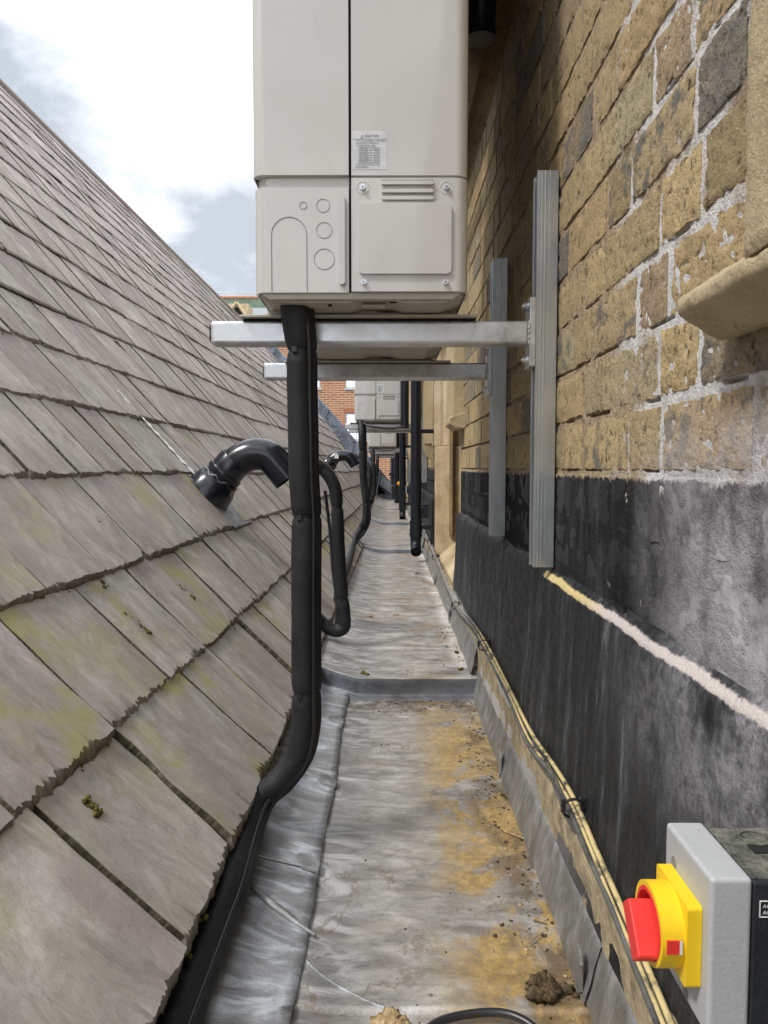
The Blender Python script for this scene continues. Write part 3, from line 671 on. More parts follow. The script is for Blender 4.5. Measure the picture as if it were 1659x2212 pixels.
# window surrounds : splayed stone reveals, dark recess strip, hood moulds
for wi, (ya, yb) in enumerate(((3.02, 4.66), (6.6, 8.2), (10.0, 11.6))):
    g = MB()
    def stage(y, out_, inn, top=1.06, bot=-.70, w_=.06): pass
    # far jamb : stepped mouldings facing the viewer
    g.prism([(WX - .006, yb + .33), (WX - .006, yb), (WX + .03, yb - .02), (WX + .05, yb - .02), (WX + .07, yb - .07), (WX + .12, yb - .09), (WX + .16, yb - .17), (WX + .20, yb - .19), (WX + .5, yb - .19), (WX + .5, yb + .33)], .135, 1.06, 'z')
    g.prism([(WX - .002, yb + .02), (WX - .002, yb - .01), (WX + .03, yb - .03), (WX + .09, yb - .10), (WX + .16, yb - .17), (WX + .20, yb - .19), (WX + .5, yb - .19), (WX + .5, yb + .02)], -.55, .1325, 'z')
    g.prism([(WX - .004, ya), (WX - .004, ya - .012), (WX + .5, ya - .012), (WX + .5, ya + .19), (WX + .2, ya + .19), (WX + .07, ya + .05), (WX + .03, ya + .01)], -.30, 1.06, 'z')
    put(g.build('stone_jamb', STONE2, bevel=.004), wall)
    s_ = MB(); s_.prism([(WX + .082, yb - .15), (WX + .094, yb - .17), (WX + .106, yb - .15), (WX + .106, yb - .09), (WX + .082, yb - .09)], -.42, 1.06, 'z'); put(s_.build('recess_shade', SOFF), wall)  # added dark strip, painting the shaded recess line between the jamb mouldings
    s_ = MB(); s_.prism([(WX + .5, -.2), (WX + .22, -.34), (WX + .02, -.56), (WX - .03, -.64), (WX + .5, -.64)], ya, yb, 'y'); put(s_.build('sloping_sill', STONE2), wall)
    gl = MB(); gl.box(WX + .27, WX + .28, ya, yb, -.4, 1.06); put(gl.build('window_glass', PVC), wall)
    hm = MB()
    hm.prism([(.236, ya - .02), (.240, ya - .055), (.262, ya - .075), (WX + .01, ya - .08), (WX + .01, ya + .045), (.25, ya + .04)], .185, 1.06, 'z')
    hm.prism([(WX + .01, .215), (.246, .197), (.236, .187), (.238, .168), (.262, .150), (WX + .01, .150)], ya - .17, ya + .04, 'y')
    hm.prism([(.240, yb + .28), (.240, yb + .34), (WX + .01, yb + .40), (WX + .01, yb + .26)], .16, 1.06, 'z')
    n_ = 8
    for k in range(n_):
        a0, a1 = math.pi / 2 * k / n_, math.pi / 2 * (k + 1) / n_
        q0, q1 = (.24 + .085 * (1 - math.cos(a0)), .16 - .08 * math.sin(a0)), (.24 + .085 * (1 - math.cos(a1)), .16 - .08 * math.sin(a1))
    hm.prism([(.240, .16), (.243, .12), (.26, .07), (WX + .01, .05), (WX + .01, .16)], yb + .28, yb + .34, 'y')
    put(hm.build('hood_mould', STONE, bevel=.004), wall)
# hood mould of the nearest window, ending beside the camera
hm = MB(); rows = []
def rough_prism(mb, poly, a0, a1, ax, n, amp=.0018):
    """extrusion with a weathered surface"""
    P2 = []
    for k in range(len(poly)):
        a, b = Vector(poly[k]), Vector(poly[(k + 1) % len(poly)]); m_ = max(2, int((b - a).length / .004))
        P2 += [a.lerp(b, q / m_) for q in range(m_)]
    for _ in range(1): P2 = [P2[k - 1] * .25 + P2[k] * .5 + P2[(k + 1) % len(P2)] * .25 for k in range(len(P2))]
    cen = sum(P2, Vector((0, 0))) / len(P2); rows = []
    for k in range(n + 1):
        t = a0 + (a1 - a0) * k / n; row = []
        for p in P2 + [P2[0]]:
            v3 = {'y': Vector((p.x, t, p.y)), 'z': Vector((p.x, p.y, t))}[ax]
            d = (p - cen).normalized() * (amp * (.9 * noise.noise(v3 * 45) + .9 * noise.noise(v3 * 150) + .5 * noise.noise(v3 * 320)) - (.004 if k in (0, n) else 0))
            q = p + d; row.append({'y': (q.x, t, q.y), 'z': (q.x, q.y, t)}[ax])
        rows.append(row)
    mb.quadgrid(rows); mb.face(rows[0][:-1]); mb.face(rows[-1][:-1][::-1])
rough_prism(hm, [(WX + .01, .180), (.262, .153), (.246, .142), (.247, .130), (.282, .108), (WX + .01, .112)], .30, .645, 'y', 60)
rough_prism(hm, [(.245, .518), (.252, .536), (WX + .01, .548), (WX + .01, .36), (.240, .40)], .145, 1.06, 'z', 160)
put(hm.build('hood_mould', STONE, recalc=True), wall)
# black rainwater outlet under the cornice
ro = MB(); p = PY(1038, 55, 1.72); ro.tube([Vector((WX - .10, 1.62, 1.30)), Vector((WX - .09, 1.66, 1.14)), p + Vector((.0, 0, .02)), p - Vector((0, 0, .03))], [.03, .03, .034, .034], 16)
ro.tube([Vector((WX - .13, 1.3, 1.02)), Vector((WX - .13, 5, 1.02))], .024, 12)
tag(ro.build('rainwater_outlet', PVCD), 'black rainwater pipe under the dark stone cornice, top centre', 'pipe')

# ================================================================ lead upstand flashing
fl = empty('lead_flashing', (.255, 6, -.63), 'grey lead upstand flashing in overlapping lengths along the foot of the black wall', 'flashing')
ya = .1; k = 0
while ya < 12.2:
    yb = min(ya + [.78, .66, .60, .74, .9][k % 5], 12.25); g = MB(); rows = []
    n = int((yb - ya) / (.015 if yb < 3 else .06)) + 2; base = -.668 if ya < 2.1 else (-.607 if ya < 5.1 else (-.575 if ya < 7.4 else -.545))
    for q in range(n + 1):
        y = ya + (yb + .03 - ya) * q / n; row = []
        for s in range(9):
            t = s / 8; z = base + .004 + (-.598 - -.668 + .004) * t + .003 * noise.noise(Vector((y * 3, k, 1)))
            x = .247 + .019 * t + .0028 * noise.noise(Vector((y * 7, t * 2, k))) - .0030 * (k % 2) - .004 * (q == n)
            row.append((x, y, z))
        row.append((row[-1][0] + .006, y, row[-1][2] + .001)); rows.append(row)
    g.quadgrid(rows); put(g.build('flashing_length', LEADUP), fl)
    c = MB(); yc = yb + .01; zb = base + .012      # tongue clip over the lap
    P = [(0, .0), (.0, .035), (.006, .048), (.016, .05), (.022, .035), (.022, -.004), (.010, -.012)]
    c.prism([(yc + u * 1.3, zb + v) for u, v in P], .241, .2455, 'x'); put(c.build('flashing_clip', LEADUP, bevel=.001), fl)
    ya = yb; k += 1

# ================================================================ condensers
def rrect(x0, x1, z0, z1, r, n=6):
    P = []
    for cx, cz, a in ((x1 - r, z1 - r, 0), (x0 + r, z1 - r, 90), (x0 + r, z0 + r, 180), (x1 - r, z0 + r, 270)):
        for k in range(n + 1): t = R(a + 90 * k / n); P.append((cx + r * math.cos(t), cz + r * math.sin(t)))
    return P
def make_condenser():
    root = empty('condenser_unit', (0, 0, 0), None, 'air conditioner', 'condenser units hung along the wall on steel brackets')
    W, D, Hh = .172, .93, 1.0; r = .02
    def shell(z0, z1, g=0.0, d0=0.0, x0=-W, x1=W):
        return [(x0 + g, D), (x0 + g, r)] + [(x0 + g + r - r * math.cos(R(a)), d0 + r - r * math.sin(R(a))) for a in (15, 30, 45, 60, 75, 90)] + [(x1 - g - r + r * math.sin(R(a)), d0 + r - r * math.cos(R(a))) for a in (0, 15, 30, 45, 60, 75)] + [(x1 - g, d0 + r), (x1 - g, D)]
    sx = -.0175
    b = MB(); b.prism(shell(0, 1, .005, .006), .003, Hh - .003, 'z'); b.build('inner_chassis', BEIGE, root)
    # left panels (with coil end) and right panels, each with a rounded outer corner
    def half(left, z0, z1, g, d0=0.0, dep=.10):
        s = -1 if left else 1; xo = s * (W - g); xi = sx - .0018 if left else sx + .0022
        P = [(xi, d0)] + [(xo - s * r * (1 - math.sin(R(a))), d0 + r - r * math.cos(R(a))) for a in range(0, 91, 10)] + [(xo, D if not left else .30), (xo - s * .002, D if not left else .30), (xo - s * .002, d0 + r)] + [(xi, d0 + .006)]
        m_ = MB(); m_.prism(P, z0, z1, 'z'); return m_
    half(True, .184, Hh, -.002, -.002).build('upper_corner_panel', BEIGE, root, bevel=.0022, seg=3)
    half(False, .184, Hh, 0).build('upper_front_panel', BEIGE, root, bevel=.0022, seg=3)
    lp = half(True, 0, .165, 0, 0).build('piping_cover', BEIGE, root, bevel=.002, seg=3)
    kn = MB()
    def lx(px): return (px - 780) * .000757
    def lz(py): return (632 - py) * .000757
    for cx, cy, rr in ((658, 451, 8), (700, 451, 14.2), (702, 502, 17), (702, 562, 22)):
        kn.ring((lx(cx), -.0006, lz(cy)), (0, 1, 0), rr * .000757 - .0008, rr * .000757, .003, 36)
    P = []
    for k in range(25): a = math.pi * k / 24; P.append((lx(627.5) + 37.5 * .000757 * math.cos(a), -.0004, lz(512) + 37.5 * .000757 * math.sin(a)))
    kn.tube([(lx(665), -.0004, .002)] + P + [(lx(590), -.0004, .002)], .0006, 6)
    kn.build('knockouts', GROOVE, lp)  # darker cream paints the shade of the knockout grooves
    sc_ = MB(); 
    for (a, b_, c_, d_) in ((680, 566, 668, 578), (668, 579, 671, 585), (566, 470, 590, 474)): pass
    rb = MB(); rb.prism(rrect(lx(733), lx(746.5), lz(617), lz(430), .0048), -.0085, .004, 'y'); rb.build('raised_rib', BEIGE, lp, bevel=.0035, seg=3)
    half(False, .001, .179, 0, -.003).build('service_cover', BEIGE, root, bevel=.002, seg=3)
    cv = children(root)[-1] if False else [o for o in children(root) if o.name.startswith('service_cover')][0]
    pn = MB(); pn.prism(rrect(lx(775), lx(971), lz(595), lz(448), .007), -.0072, -.0025, 'y'); pn.build('embossed_panel', BEIGE, cv, bevel=.0035, seg=4)
    pi = MB(); pi.prism(rrect(lx(779), lx(967), lz(591), lz(452), .004), -.0055, -.0030, 'y'); 
    vs = MB()
    for yy in (404, 420.5, 435):
        vs.prism(rrect(lx(823), lx(933), lz(yy + 7), lz(yy - 1), .003), -.0075, -.0025, 'y')
    vs.build('vent_louvres', BEIGE, cv, bevel=.0022, seg=3)
    sh = MB()
    for yy in (404, 420.5, 435): sh.box(lx(825), lx(932), -.0056, -.0025, lz(yy - 1), lz(yy - 2.8))
    sh.build('vent_slots', BLACKGAP, cv)
    for (cx, cy, dim) in ((784, 416, 1), (960, 416, 1), (786, 612, 0), (959, 612, 0)):
        s = MB(); s.ring((lx(cx), -.0072, lz(cy)), (0, 1, 0), 0, .0042, .004, 20); s.ring((lx(cx), -.0085, lz(cy)), (0, 1, 0), 0, .0028, .002, 16)
        so2 = s.build('screw', SCREW, cv); x_ = MB(); x_.box(lx(cx) - .0018, lx(cx) + .0018, -.0088, -.0082, lz(cy) - .0004, lz(cy) + .0004); x_.box(lx(cx) - .0004, lx(cx) + .0004, -.0089, -.0083, lz(cy) - .0018, lz(cy) + .0018); x_.build('screw_slot', BLACKGAP, cv)
        if dim:
            d_ = MB(); d_.ring((lx(cx), -.0036, lz(cy)), (0, 1, 0), .0088, .0112, .003, 28); d_.build('screw_dimple', BEIGE, cv, bevel=.001)
    gp = MB(); gp.box(sx - .0016, sx + .0018, .004, .006, 0, Hh - .01); gp.build('panel_gap', BLACKGAP, root)
    # caution label
    lb = MB(); lb.box(lx(761.5), lx(835), -.00035, .0006, lz(377), lz(298)); lo = lb.build('caution_label', LABELM, root)
    F = Matrix.Translation((0, -.0007, 0)) @ Matrix.Rotation(R(90), 4, 'X')
    def T(s, px, py, hpx, bold=0, al='LEFT', sxx=1.0):
        return text('t', s, hpx * .000757 * 1.38, INK, F @ Matrix.Translation((lx(px), lz(py), 0)) @ Matrix.Diagonal((sxx, 1, 1, 1)), None, bold, al)
    ms = [T('CAUTION', 788, 310.5, 4.8, .00012)]
    lines = [('USE ONLY TORQUE WRENCHES', 770, 319.5), ('IN SPECIFIED TORQUE AS', 770, 324.6), ('STATED IN THE TABLE', 770, 329.8), ('OVER TIGHTENING CAUSE', 770, 368.5), ('GAS LEAKING', 770, 373.6)]
    for s, x, y in lines: ms.append(T(s, x, y, 3.2, .00005, 'LEFT', .95))
    for k, (a, b_) in enumerate((('PIPING SIZE', 'TORQUE'), ('1/4" (6.35mm)', '18 N.m'), ('3/8" (9.52mm)', '42 N.m'), ('1/2" (12.7mm)', '55 N.m'), ('5/8" (15.88mm)', '65 N.m'), ('3/4" (19.05mm)', '100 N.m'))):
        y = 336.3 + k * 5.15; ms.append(T(a, 777.6, y, 2.9, .00004, 'LEFT', .78)); ms.append(T(b_, 818, y, 2.9, .00004, 'RIGHT', .8))
    join_meshes('label_print', ms, INK, lo)
    tb = MB(); q = .00022
    for k in range(7): z = lz(332.2 + k * 5.15); tb.box(lx(776), lx(820), -.00065, -.0003, z - q, z + q)
    for x in (776, 801, 820): tb.box(lx(x) - q, lx(x) + q, -.00064, -.0003, lz(363.1), lz(332.2))
    tb.box(lx(762), lx(834), -.00062, -.0003, lz(314.5) - q, lz(314.5) + q)
    A, B_, C_ = (lx(779.5), lz(312.5)), (lx(786.5), lz(312.5)), (lx(783), lz(306))
    for p1, p2 in ((A, B_), (B_, C_), (C_, A)): tb.tube([(p1[0], -.0005, p1[1]), (p2[0], -.0005, p2[1])], .00025, 4)
    tb.tube([(lx(783), -.0005, lz(308.5)), (lx(783), -.0005, lz(311))], .00025, 4)
    tb.build('label_rules', INK, lo)
    # base pan and feet
    bp = MB(); W2 = W - .004
    bp.prism([(-W2, -.001), (-W2 + .035, -.012), (-W2 + .06, -.014), (-.02, -.014), (.0, -.008), (.05, -.008), (.07, -.014), (W2 - .035, -.014), (W2 - .02, -.009), (W2, -.001)], .012, D - .01, 'y')
    bp.prism([(-W2 + .002, .002), (-W2 + .02, -.010), (W2 - .02, -.010), (W2 - .002, .002)], .004, .02, 'y')
    for k in range(3): bp.box(-.09 + k * .09, -.05 + k * .09, .03, .05, -.0155, -.012)
    bp.build('base_pan', BEIGE2, root, bevel=.003)
    dk = MB(); dk.box(.045, .075, .022, .030, -.0105, -.006); dk.build('drain_hole', BLACKGAP, root); dk = MB(); dk.box(-.055, -.049, .02, .03, -.0160, -.010); dk.build('drain_hole', BLACKGAP, root)
    for yy in (.10, .65):
        ft = MB(); hb = -.0215
        ft.prism([(-.213, hb), (.199, hb), (.199, hb + .005), (.165, hb + .006), (.15, hb + .009), (.145, hb + .010), (.10, hb + .010), (.03, hb + .010), (.02, hb + .014), (-.16, hb + .014), (-.172, hb + .006), (-.213, hb + .005)], yy - .002, yy + .04, 'y')
        ft.prism([(-.213, hb), (.199, hb), (.199, hb + .0045), (-.213, hb + .0045)], yy - .014, yy + .008, 'y')
        ft.build('foot', BEIGE2, root, bevel=.0018)
        rb_ = MB(); rb_.box(-.21, .196, yy + .002, yy + .04, -.0245, -.0217); rb_.build('rubber_strip', BLACKGAP, root)
    # coil guard on the long left side
    cg = MB()
    for k in range(46): cg.box(-.181, -.178, .30, D - .01, .05 + k * .02, .054 + k * .02)
    for k in range(22): cg.box(-.184, -.181, .31 + k * .028, .314 + k * .028, .03, .96)
    cg.box(-.186, -.176, .298, .306, .02, .98); cg.build('coil_guard', BEIGE2, root)
    return root
UNITS = [(1.21, 780, 632), (5.39, 817.3, 906), (9.0, 826, 963.5), (12.0, 830, 979.5)]
labels = ['large cream condenser unit nearest the camera, filling the top centre, with caution label',
          'second cream condenser along the wall, framed just below the front brackets',
          'third small cream condenser seen beneath the second one, above the far gutter',
          'farthest condenser, only its thin bottom strip showing above the far gutter']
proto = make_condenser(); UB = []
for i, (Yu, px, py) in enumerate(UNITS):
    o = proto if i == 0 else copy_tree(proto); p = PY(px, py, Yu); o.location = p; o['label'] = labels[i]; UB.append(p)

# ================================================================ brackets
def make_bracket():
    """origin : top of the arm, at the wall plane, front face of the arm (-Y)"""
    root = empty('wall_bracket', (0, 0, 0), None, 'bracket', 'galvanised brackets that carry the condensers')
    a = MB(); a.prism([(0, 0), (.041, 0), (.041, -.041), (0, -.041)], -.606, -.047, 'x'); ao = a.build('arm', GALV, root, bevel=.006, seg=4)
    # hollow end
    he = MB(); he.box(-.6085, -.6078, .006, .035, -.035, -.006); he.build('arm_opening', BLACKGAP, ao)
    rl = MB(); t = .0025; z0, z1 = -.434, .255; xo, xi = -.036, 0.0
    prof = [(xi, 0), (xo, 0), (xo, .0095), (xo + .007, .0095), (xo + .007, .007), (xo + t, .007), (xo + t, t), (xi - t, t), (xi - t, .041 - t), (xo + t, .041 - t), (xo + t, .034), (xo + .007, .034), (xo + .007, .0315), (xo, .0315), (xo, .041), (xi, .041)]
    rl.prism(prof, z0, z1, 'z')
    for xx in (-.033, -.0145): rl.box(xx - .0006, xx + .0006, -.0007, .0002, z0, z1)
    for xx in (-.028, -.022): rl.box(xx - .0012, xx + .0012, -.0011, .0002, z0, z1)
    ro_ = rl.build('rail', RAIL, root, bevel=.0012)
    pt = MB(); pt.box(-.0475, -.0365, -.002, .043, -.080, .040); po = pt.build('fixing_plate', GALV, root, bevel=.0015)
    for zz in (.028, -.066):
        bt = MB(); bt.ring((-.0475, .020, zz), (-1, 0, 0), 0, .0095, .002, 24); bt.ring((-.0495, .020, zz), (-1, 0, 0), 0, .0075, .0055, 6); bt.ring((-.055, .020, zz), (-1, 0, 0), 0, .0035, .003, 12); bt.build('bolt', SCREW, po)
    wl = MB(); wl.tube([(-.0485, -.001 + .0012 * math.sin(k * 2.1), -.041 * k / 16) for k in range(17)], [.0022 + .0009 * math.sin(k * 1.7) for k in range(17)], 8); wl.build('weld', GALV, ao)
    me = text('t', 'BS 6946', .011, RAIL, Matrix.Translation((-.021, -.0013, -.30)) @ Matrix.Rotation(R(90), 4, 'X') @ Matrix.Rotation(R(90), 4, 'Z'), None, .0001, 'LEFT', .0003)
    join_meshes('stamped_mark', [me], RAIL, ro_)
    return root
bproto = make_bracket(); first = True; bl_ = []
blab = ['front galvanised bracket under the near end of the nearest condenser', 'galvanised bracket behind the front one, under the far end of the nearest condenser',
        'near bracket of the second condenser, its arm just under the casing', 'far bracket of the second condenser, slightly lower in view than its twin',
        'near bracket of the third condenser', 'far bracket of the third condenser', 'near bracket of the farthest condenser', 'far bracket of the farthest condenser']
for i, p in enumerate(UB):
    for j, dy in enumerate((.10, .65)):
        o = bproto if first else copy_tree(bproto); first = False
        xw = (.2955, .2965)[j] if i == 0 else .297 + (p.x - UB[0].x) * .2
        o.location = (xw, p.y + dy, p.z - .0245 + (.004 if j and i == 0 else 0)); o['label'] = blab[i * 2 + j]

# ================================================================ pipes
def along(pts, n=10): return catmull(pts, n)
def lagged(name, ctrl, r, pinches, label, group=None, cat='pipe', seg=20, mat=None, ties=True):
    """foam covered pipe; pinches = indices of control points where a tie squeezes the lagging"""
    n = 22; P = catmull(ctrl, n); rad = []
    for i in range(len(P)):
        rr = r if not isinstance(r, list) else r[min(i // n, len(r) - 1)] * (1 - (i % n) / n) + r[min(i // n + 1, len(r) - 1)] * (i % n) / n
        s = 1.0
        for k in pinches:
            d = (P[i] - P[min(k * n, len(P) - 1)]).length
            s = min(s, .74 + .26 * min(1, d / (rr * .85)) ** .45)
        rad.append(rr * s * (1 + .02 * noise.noise(P[i] * 14) + .012 * noise.noise(P[i] * 60)))
    b = MB(); b.tube(P, rad, seg); o = b.build(name, mat or FOAM)
    if ties:
        for k in pinches:
            c = P[min(k * n, len(P) - 1)]; q = P[min(k * n + 1, len(P) - 1)]; ax = (q - c).normalized()
            rr = rad[min(k * n, len(P) - 1)]
            t = MB(); t.ring(c - ax * .0022, ax, 0, rr + .0018, .0045, 24); t.box(c.x - rr * .35 - .004, c.x - rr * .35 + .004, c.y - rr - .006, c.y - rr + .002, c.z - .0045, c.z + .0045)
            t.build('cable_tie', CABLE, o)
    return tag(o, label, cat, group)
G1 = 'black lagged refrigerant pipes'
Z1 = 1.245
main_pts = [PY(636, 622, 1.262), PY(641, 690, 1.262), PY(646, 758, 1.262), PY(647, 840, 1.265), PY(649, 930, 1.265), PY(651, 1030, 1.268), PY(656, 1116, 1.27), PY(656, 1230, 1.27), PY(656, 1370, 1.27), PY(656, 1497, 1.27), PY(655, 1570, 1.27), PY(640, 1638, 1.27), PY(598, 1692, 1.265), PY(548, 1744, 1.24), Vector((-.229, 1.03, -.600)), Vector((-.232, .95, -.606)), Vector((-.236, .7, -.608)), Vector((-.238, .3, -.61))]
lagged('lagged_pipe', main_pts, [.0275, .0255, .0215] + [.0215] * 14, [2, 6, 9], 'thick black lagged pipe dropping from the nearest condenser to the eave', G1, seg=28)
second = [Vector((p.x + .0195, p.y + .010, p.z)) for p in main_pts[:12]] + [Vector((p.x + .020, p.y + .01, p.z - .006)) for p in main_pts[12:]]
lagged('lagged_pipe', second, .0105, [2, 6, 9], 'thinner black lagged pipe tied close to the right of the thick one', G1, seg=16, ties=False)
c = MB(); P = catmull([Vector((p.x + .0185, p.y - .013, p.z)) for p in main_pts[:12]] + [Vector((p.x + .020, p.y - .012, p.z + .004)) for p in main_pts[12:]], 8); c.tube(P, .0034, 8)
tag(c.build('black_cable', CABLE), 'thin glossy black cable tied down the front of the thick lagged pipe', 'cable')
YL = 2.48
loop = [PY(600, 1015, 2.72), PY(632, 1001, 2.6), PY(668, 1000, YL), PY(700, 1016, YL), PY(722, 1050, YL), PY(728, 1095, YL), PY(731, 1170, YL), PY(736, 1250, YL), PY(740, 1293, YL), PY(744, 1330, YL), PY(742, 1356, YL), PY(722, 1362, YL), PY(697, 1347, YL), PY(668, 1326, YL), PY(640, 1310, 2.75)]
lagged('lagged_pipe', loop, .0215, [5, 8, 13], 'black lagged pipe looping out of the near roof vent and bending under the eave', G1)
c = MB(); c.tube(catmull([PY(702, 1060, 2.64), PY(713, 1150, 2.64), PY(719, 1230, 2.63), PY(727, 1300, 2.62), PY(727, 1360, 2.6), PY(728, 1430, 2.55), PY(735, 1490, 2.4), PY(741, 1520, 2.3)], 8), .006, 8)
tag(c.build('black_cable', CABLE), 'loose black cable end hanging beside the looped pipe above the lead', 'cable')
# farther pipes
Y2 = 5.30
lagged('lagged_pipe', [PY(779, 910, Y2 + .06), PY(781, 940, Y2), PY(782.5, 973, Y2), PY(784, 1030, Y2), PY(790, 1086, Y2), PY(788, 1125, Y2), PY(776, 1148, Y2), PY(764, 1168, 5.1), PY(756, 1200, 4.4), PY(743, 1240, 3.7), PY(718, 1300, 3.05), Vector((-.25, 2.7, -.585)), Vector((-.255, 2.2, -.60)), Vector((-.26, 1.6, -.61))], .0235, [2, 4], 'lagged pipe dropping from the second condenser to the gutter edge', G1)
lagged('lagged_pipe', [PY(787, 912, Y2 + .05), PY(789, 960, Y2 + .05), PY(791, 1040, Y2), PY(797, 1088, Y2), PY(797, 1125, Y2), PY(786, 1150, Y2), PY(768, 1172, 5.1), PY(760, 1200, 4.5)], .012, [3], 'thinner pipe beside the second condenser\'s lagged pipe', G1, ties=False)
lagged('lagged_pipe', [PY(804, 968, 8.95), PY(806, 998, 8.9), PY(808, 1050, 8.9), PY(805, 1075, 8.9), PY(797, 1092, 8.9), PY(786, 1096, 8.6)], .027, [1, 3], 'lagged pipe dropping from the third condenser', G1)
lagged('lagged_pipe', [PY(815, 984, 11.95), PY(815, 1000, 11.9), PY(813, 1040, 11.9), PY(803, 1068, 11.6)], .028, [1], 'lagged pipe dropping from the farthest condenser', G1)
lagged('lagged_pipe', [PY(768, 983, 7.3), PY(780, 990, 7.2), PY(796, 1008, 7.1), PY(801, 1040, 7.1), PY(796, 1075, 7.2), PY(788, 1092, 7.3)], .021, [], 'small lagged pipe curving out of the farther roof vent', G1)

# roof vents (swan necks)
def vent(base_px, path_px, Yb, r, label):
    root = empty('roof_vent', PY(*base_px, Yb), label, 'roof vent', 'black swan neck pipes through the slates')
    P = catmull([PY(x, y, Yb) for x, y in path_px], 10); b = MB(); b.tube(P, r, 28, caps=False)
    inner = [p for p in P[-6:]]; b.tube(inner, r * .9, 28, caps=False); b.face([(p) for p in [inner[0] + Vector((r * .9 * math.cos(t * .2618), r * .9 * math.sin(t * .2618), 0)) for t in range(24)]])
    put(b.build('swan_neck', PVC), root)
    k = 14; ax = (P[k + 1] - P[k]).normalized(); c = MB(); c.ring(P[k] - ax * .012, ax, r * .98, r * 1.17, .02, 32); c.ring(P[k] - ax * .06, ax, r * .98, r * 1.07, .12, 32)
    put(c.build('socket_collar', PVC, bevel=.002), root)
    ax0 = (P[1] - P[0]).normalized(); f = MB(); f.tube([P[0] - ax0 * .06, P[0] + ax0 * .0, P[0] + ax0 * .05, P[0] + ax0 * .075, P[0] + ax0 * .09], [r * 1.62, r * 1.55, r * 1.42, r * 1.25, r * 1.05], 32)
    put(f.build('rubber_boot', PVC), root)
    s = MB(); pts = []
    for k in range(40):
        a = 2 * math.pi * k / 39; u = ax0.cross(Vector((0, 1, 0))).normalized(); v = ax0.cross(u); pts.append(P[0] + ax0 * (.084 + .012 * noise.noise(Vector((a * 3, 1, 2)))) + (u * math.cos(a) + v * math.sin(a)) * (r * 1.18 + .006 * noise.noise(Vector((a * 5, 3, 2)))))
    s.tube(pts, [.0045 + .004 * noise.noise(Vector((k * .9, 0, 0))) for k in range(40)], 8); put(s.build('mastic_seal', MASTIC), root)
    return root
hp, hu = hit_roof(452, 1070); print('vent base', hp, hu)
VY = hp.y - .08
vent((452, 1070), [(445, 1072), (474, 1036), (506, 1002), (542, 983), (578, 985), (604, 1010), (624, 1034)], VY, 34.5 * VY / FPX, 'large glossy black swan neck vent on the near slates, left of the thick pipe')
hp2, hu2 = hit_roof(708, 1006); print('vent2', hp2)
vent((708, 1006), [(706, 1008), (716, 996), (726, 988), (738, 984), (752, 986), (762, 996), (768, 1006)], hp2.y - .05, .0063 * hp2.y + .008, 'smaller black swan neck vent farther along the slates with a white sticker')
q = MB(); p = PY(727, 986, hp2.y - .15); q.box(p.x - .02, p.x + .02, p.y, p.y + .002, p.z - .02, p.z + .02); o = q.build('sticker', WHT); 
rv = [o_ for o_ in bpy.data.objects if o_.name == 'roof_vent.001'][0]; put(o, rv)
# lead slates under the near vent
pt = MB(); u0 = math.floor(hu / DU) * DU + .006
rows = [[roof(u, y) + rnorm(u, y) * (.0235 - .012 * (u - u0)) for y in (hp.y - .15, hp.y, hp.y + .16)] for u in (u0 - .008, u0 + .05, u0 + .10, u0 + .15)]
rows = [[p - Vector((0, 0, .004)) for p in rows[0]]] + rows
pt.quadgrid(rows, False); put(pt.build('lead_slate', LEAD2), slate_roof)
ps = MB(); rows = []
for k in range(90):
    t = k / 89; u = hu + .05 + .27 * t; yc = hp.y - .05 - .05 * t; wdt = (.020 * (1 - .6 * t)) * max(.05, .8 + 1.5 * noise.noise(Vector((k * .23, 1, 1))))
    rows.append([roof(u, yc + q * wdt + .007 * noise.noise(Vector((k * .3, 8, q)))) + rnorm(u, yc) * (.0215 + .0022 * noise.noise(Vector((k * .15, q * 2, 4)))) for q in (-1, -.5, 0, .5, 1)])
ps.quadgrid(rows)
put(ps.build('paint_splash', WHT), slate_roof)

# ================================================================ downpipes
def downpipe(px, pyb, Yd, r, label, elbow=True):
    b = PY(px, pyb, Yd); root = empty('downpipe', b, label, 'downpipe', 'black plastic downpipes beside the condensers')
    a = MB(); a.tube([Vector((b.x, b.y, 1.30)), Vector((b.x, b.y, b.z + .13))], r, 24); put(a.build('pipe', PVCD), root)
    c = MB(); c.ring((b.x, b.y, b.z + .09), (0, 0, 1), 0, r * 1.14, .10, 24)
    for zz in (.10, .13, .185): c.ring((b.x, b.y, b.z + zz), (0, 0, 1), 0, r * 1.22, .008, 24)
    put(c.build('collar', PVCD), root)
    s = MB(); P = catmull([Vector((b.x, b.y, b.z + .12)), Vector((b.x, b.y, b.z + .06)), Vector((b.x, b.y - .02, b.z + .025)), Vector((b.x, b.y - .065, b.z))], 5)
    s.tube(P, r, 24, caps=False); s.tube(P, r * .88, 24, caps=False); put(s.build('shoe', PVCD), root)
    d = MB(); ax = (P[-1] - P[-2]).normalized(); d.ring(P[-1] - ax * .02, ax, 0, r * .9, .002, 20); put(d.build('shoe_opening', BLACKGAP), root)
    k = MB(); 
    for zz in (.14, .75): k.box(b.x, .30, b.y - .012, b.y + .012, b.z + zz, b.z + zz + .025); k.ring((b.x, b.y, b.z + zz), (0, 0, 1), 0, r * 1.1, .025, 24)
    put(k.build('pipe_clip', PVCD), root); return root
downpipe(898, 1190, 4.72, .034, 'nearest black downpipe ending in an open shoe above the second gutter step')
downpipe(869.5, 1119, 7.9, .034, 'second black downpipe, behind and left of the nearest one')
downpipe(857.5, 1098, 11.2, .036, 'third and farthest black downpipe')
b = MB(); p = PY(874, 1000, 5.35); b.tube([Vector((p.x, p.y, 1.2)), Vector((p.x, p.y, .28))], .03, 12); tag(b.build('conduit', PVCD), 'dark vertical conduit behind the second condenser', 'conduit')

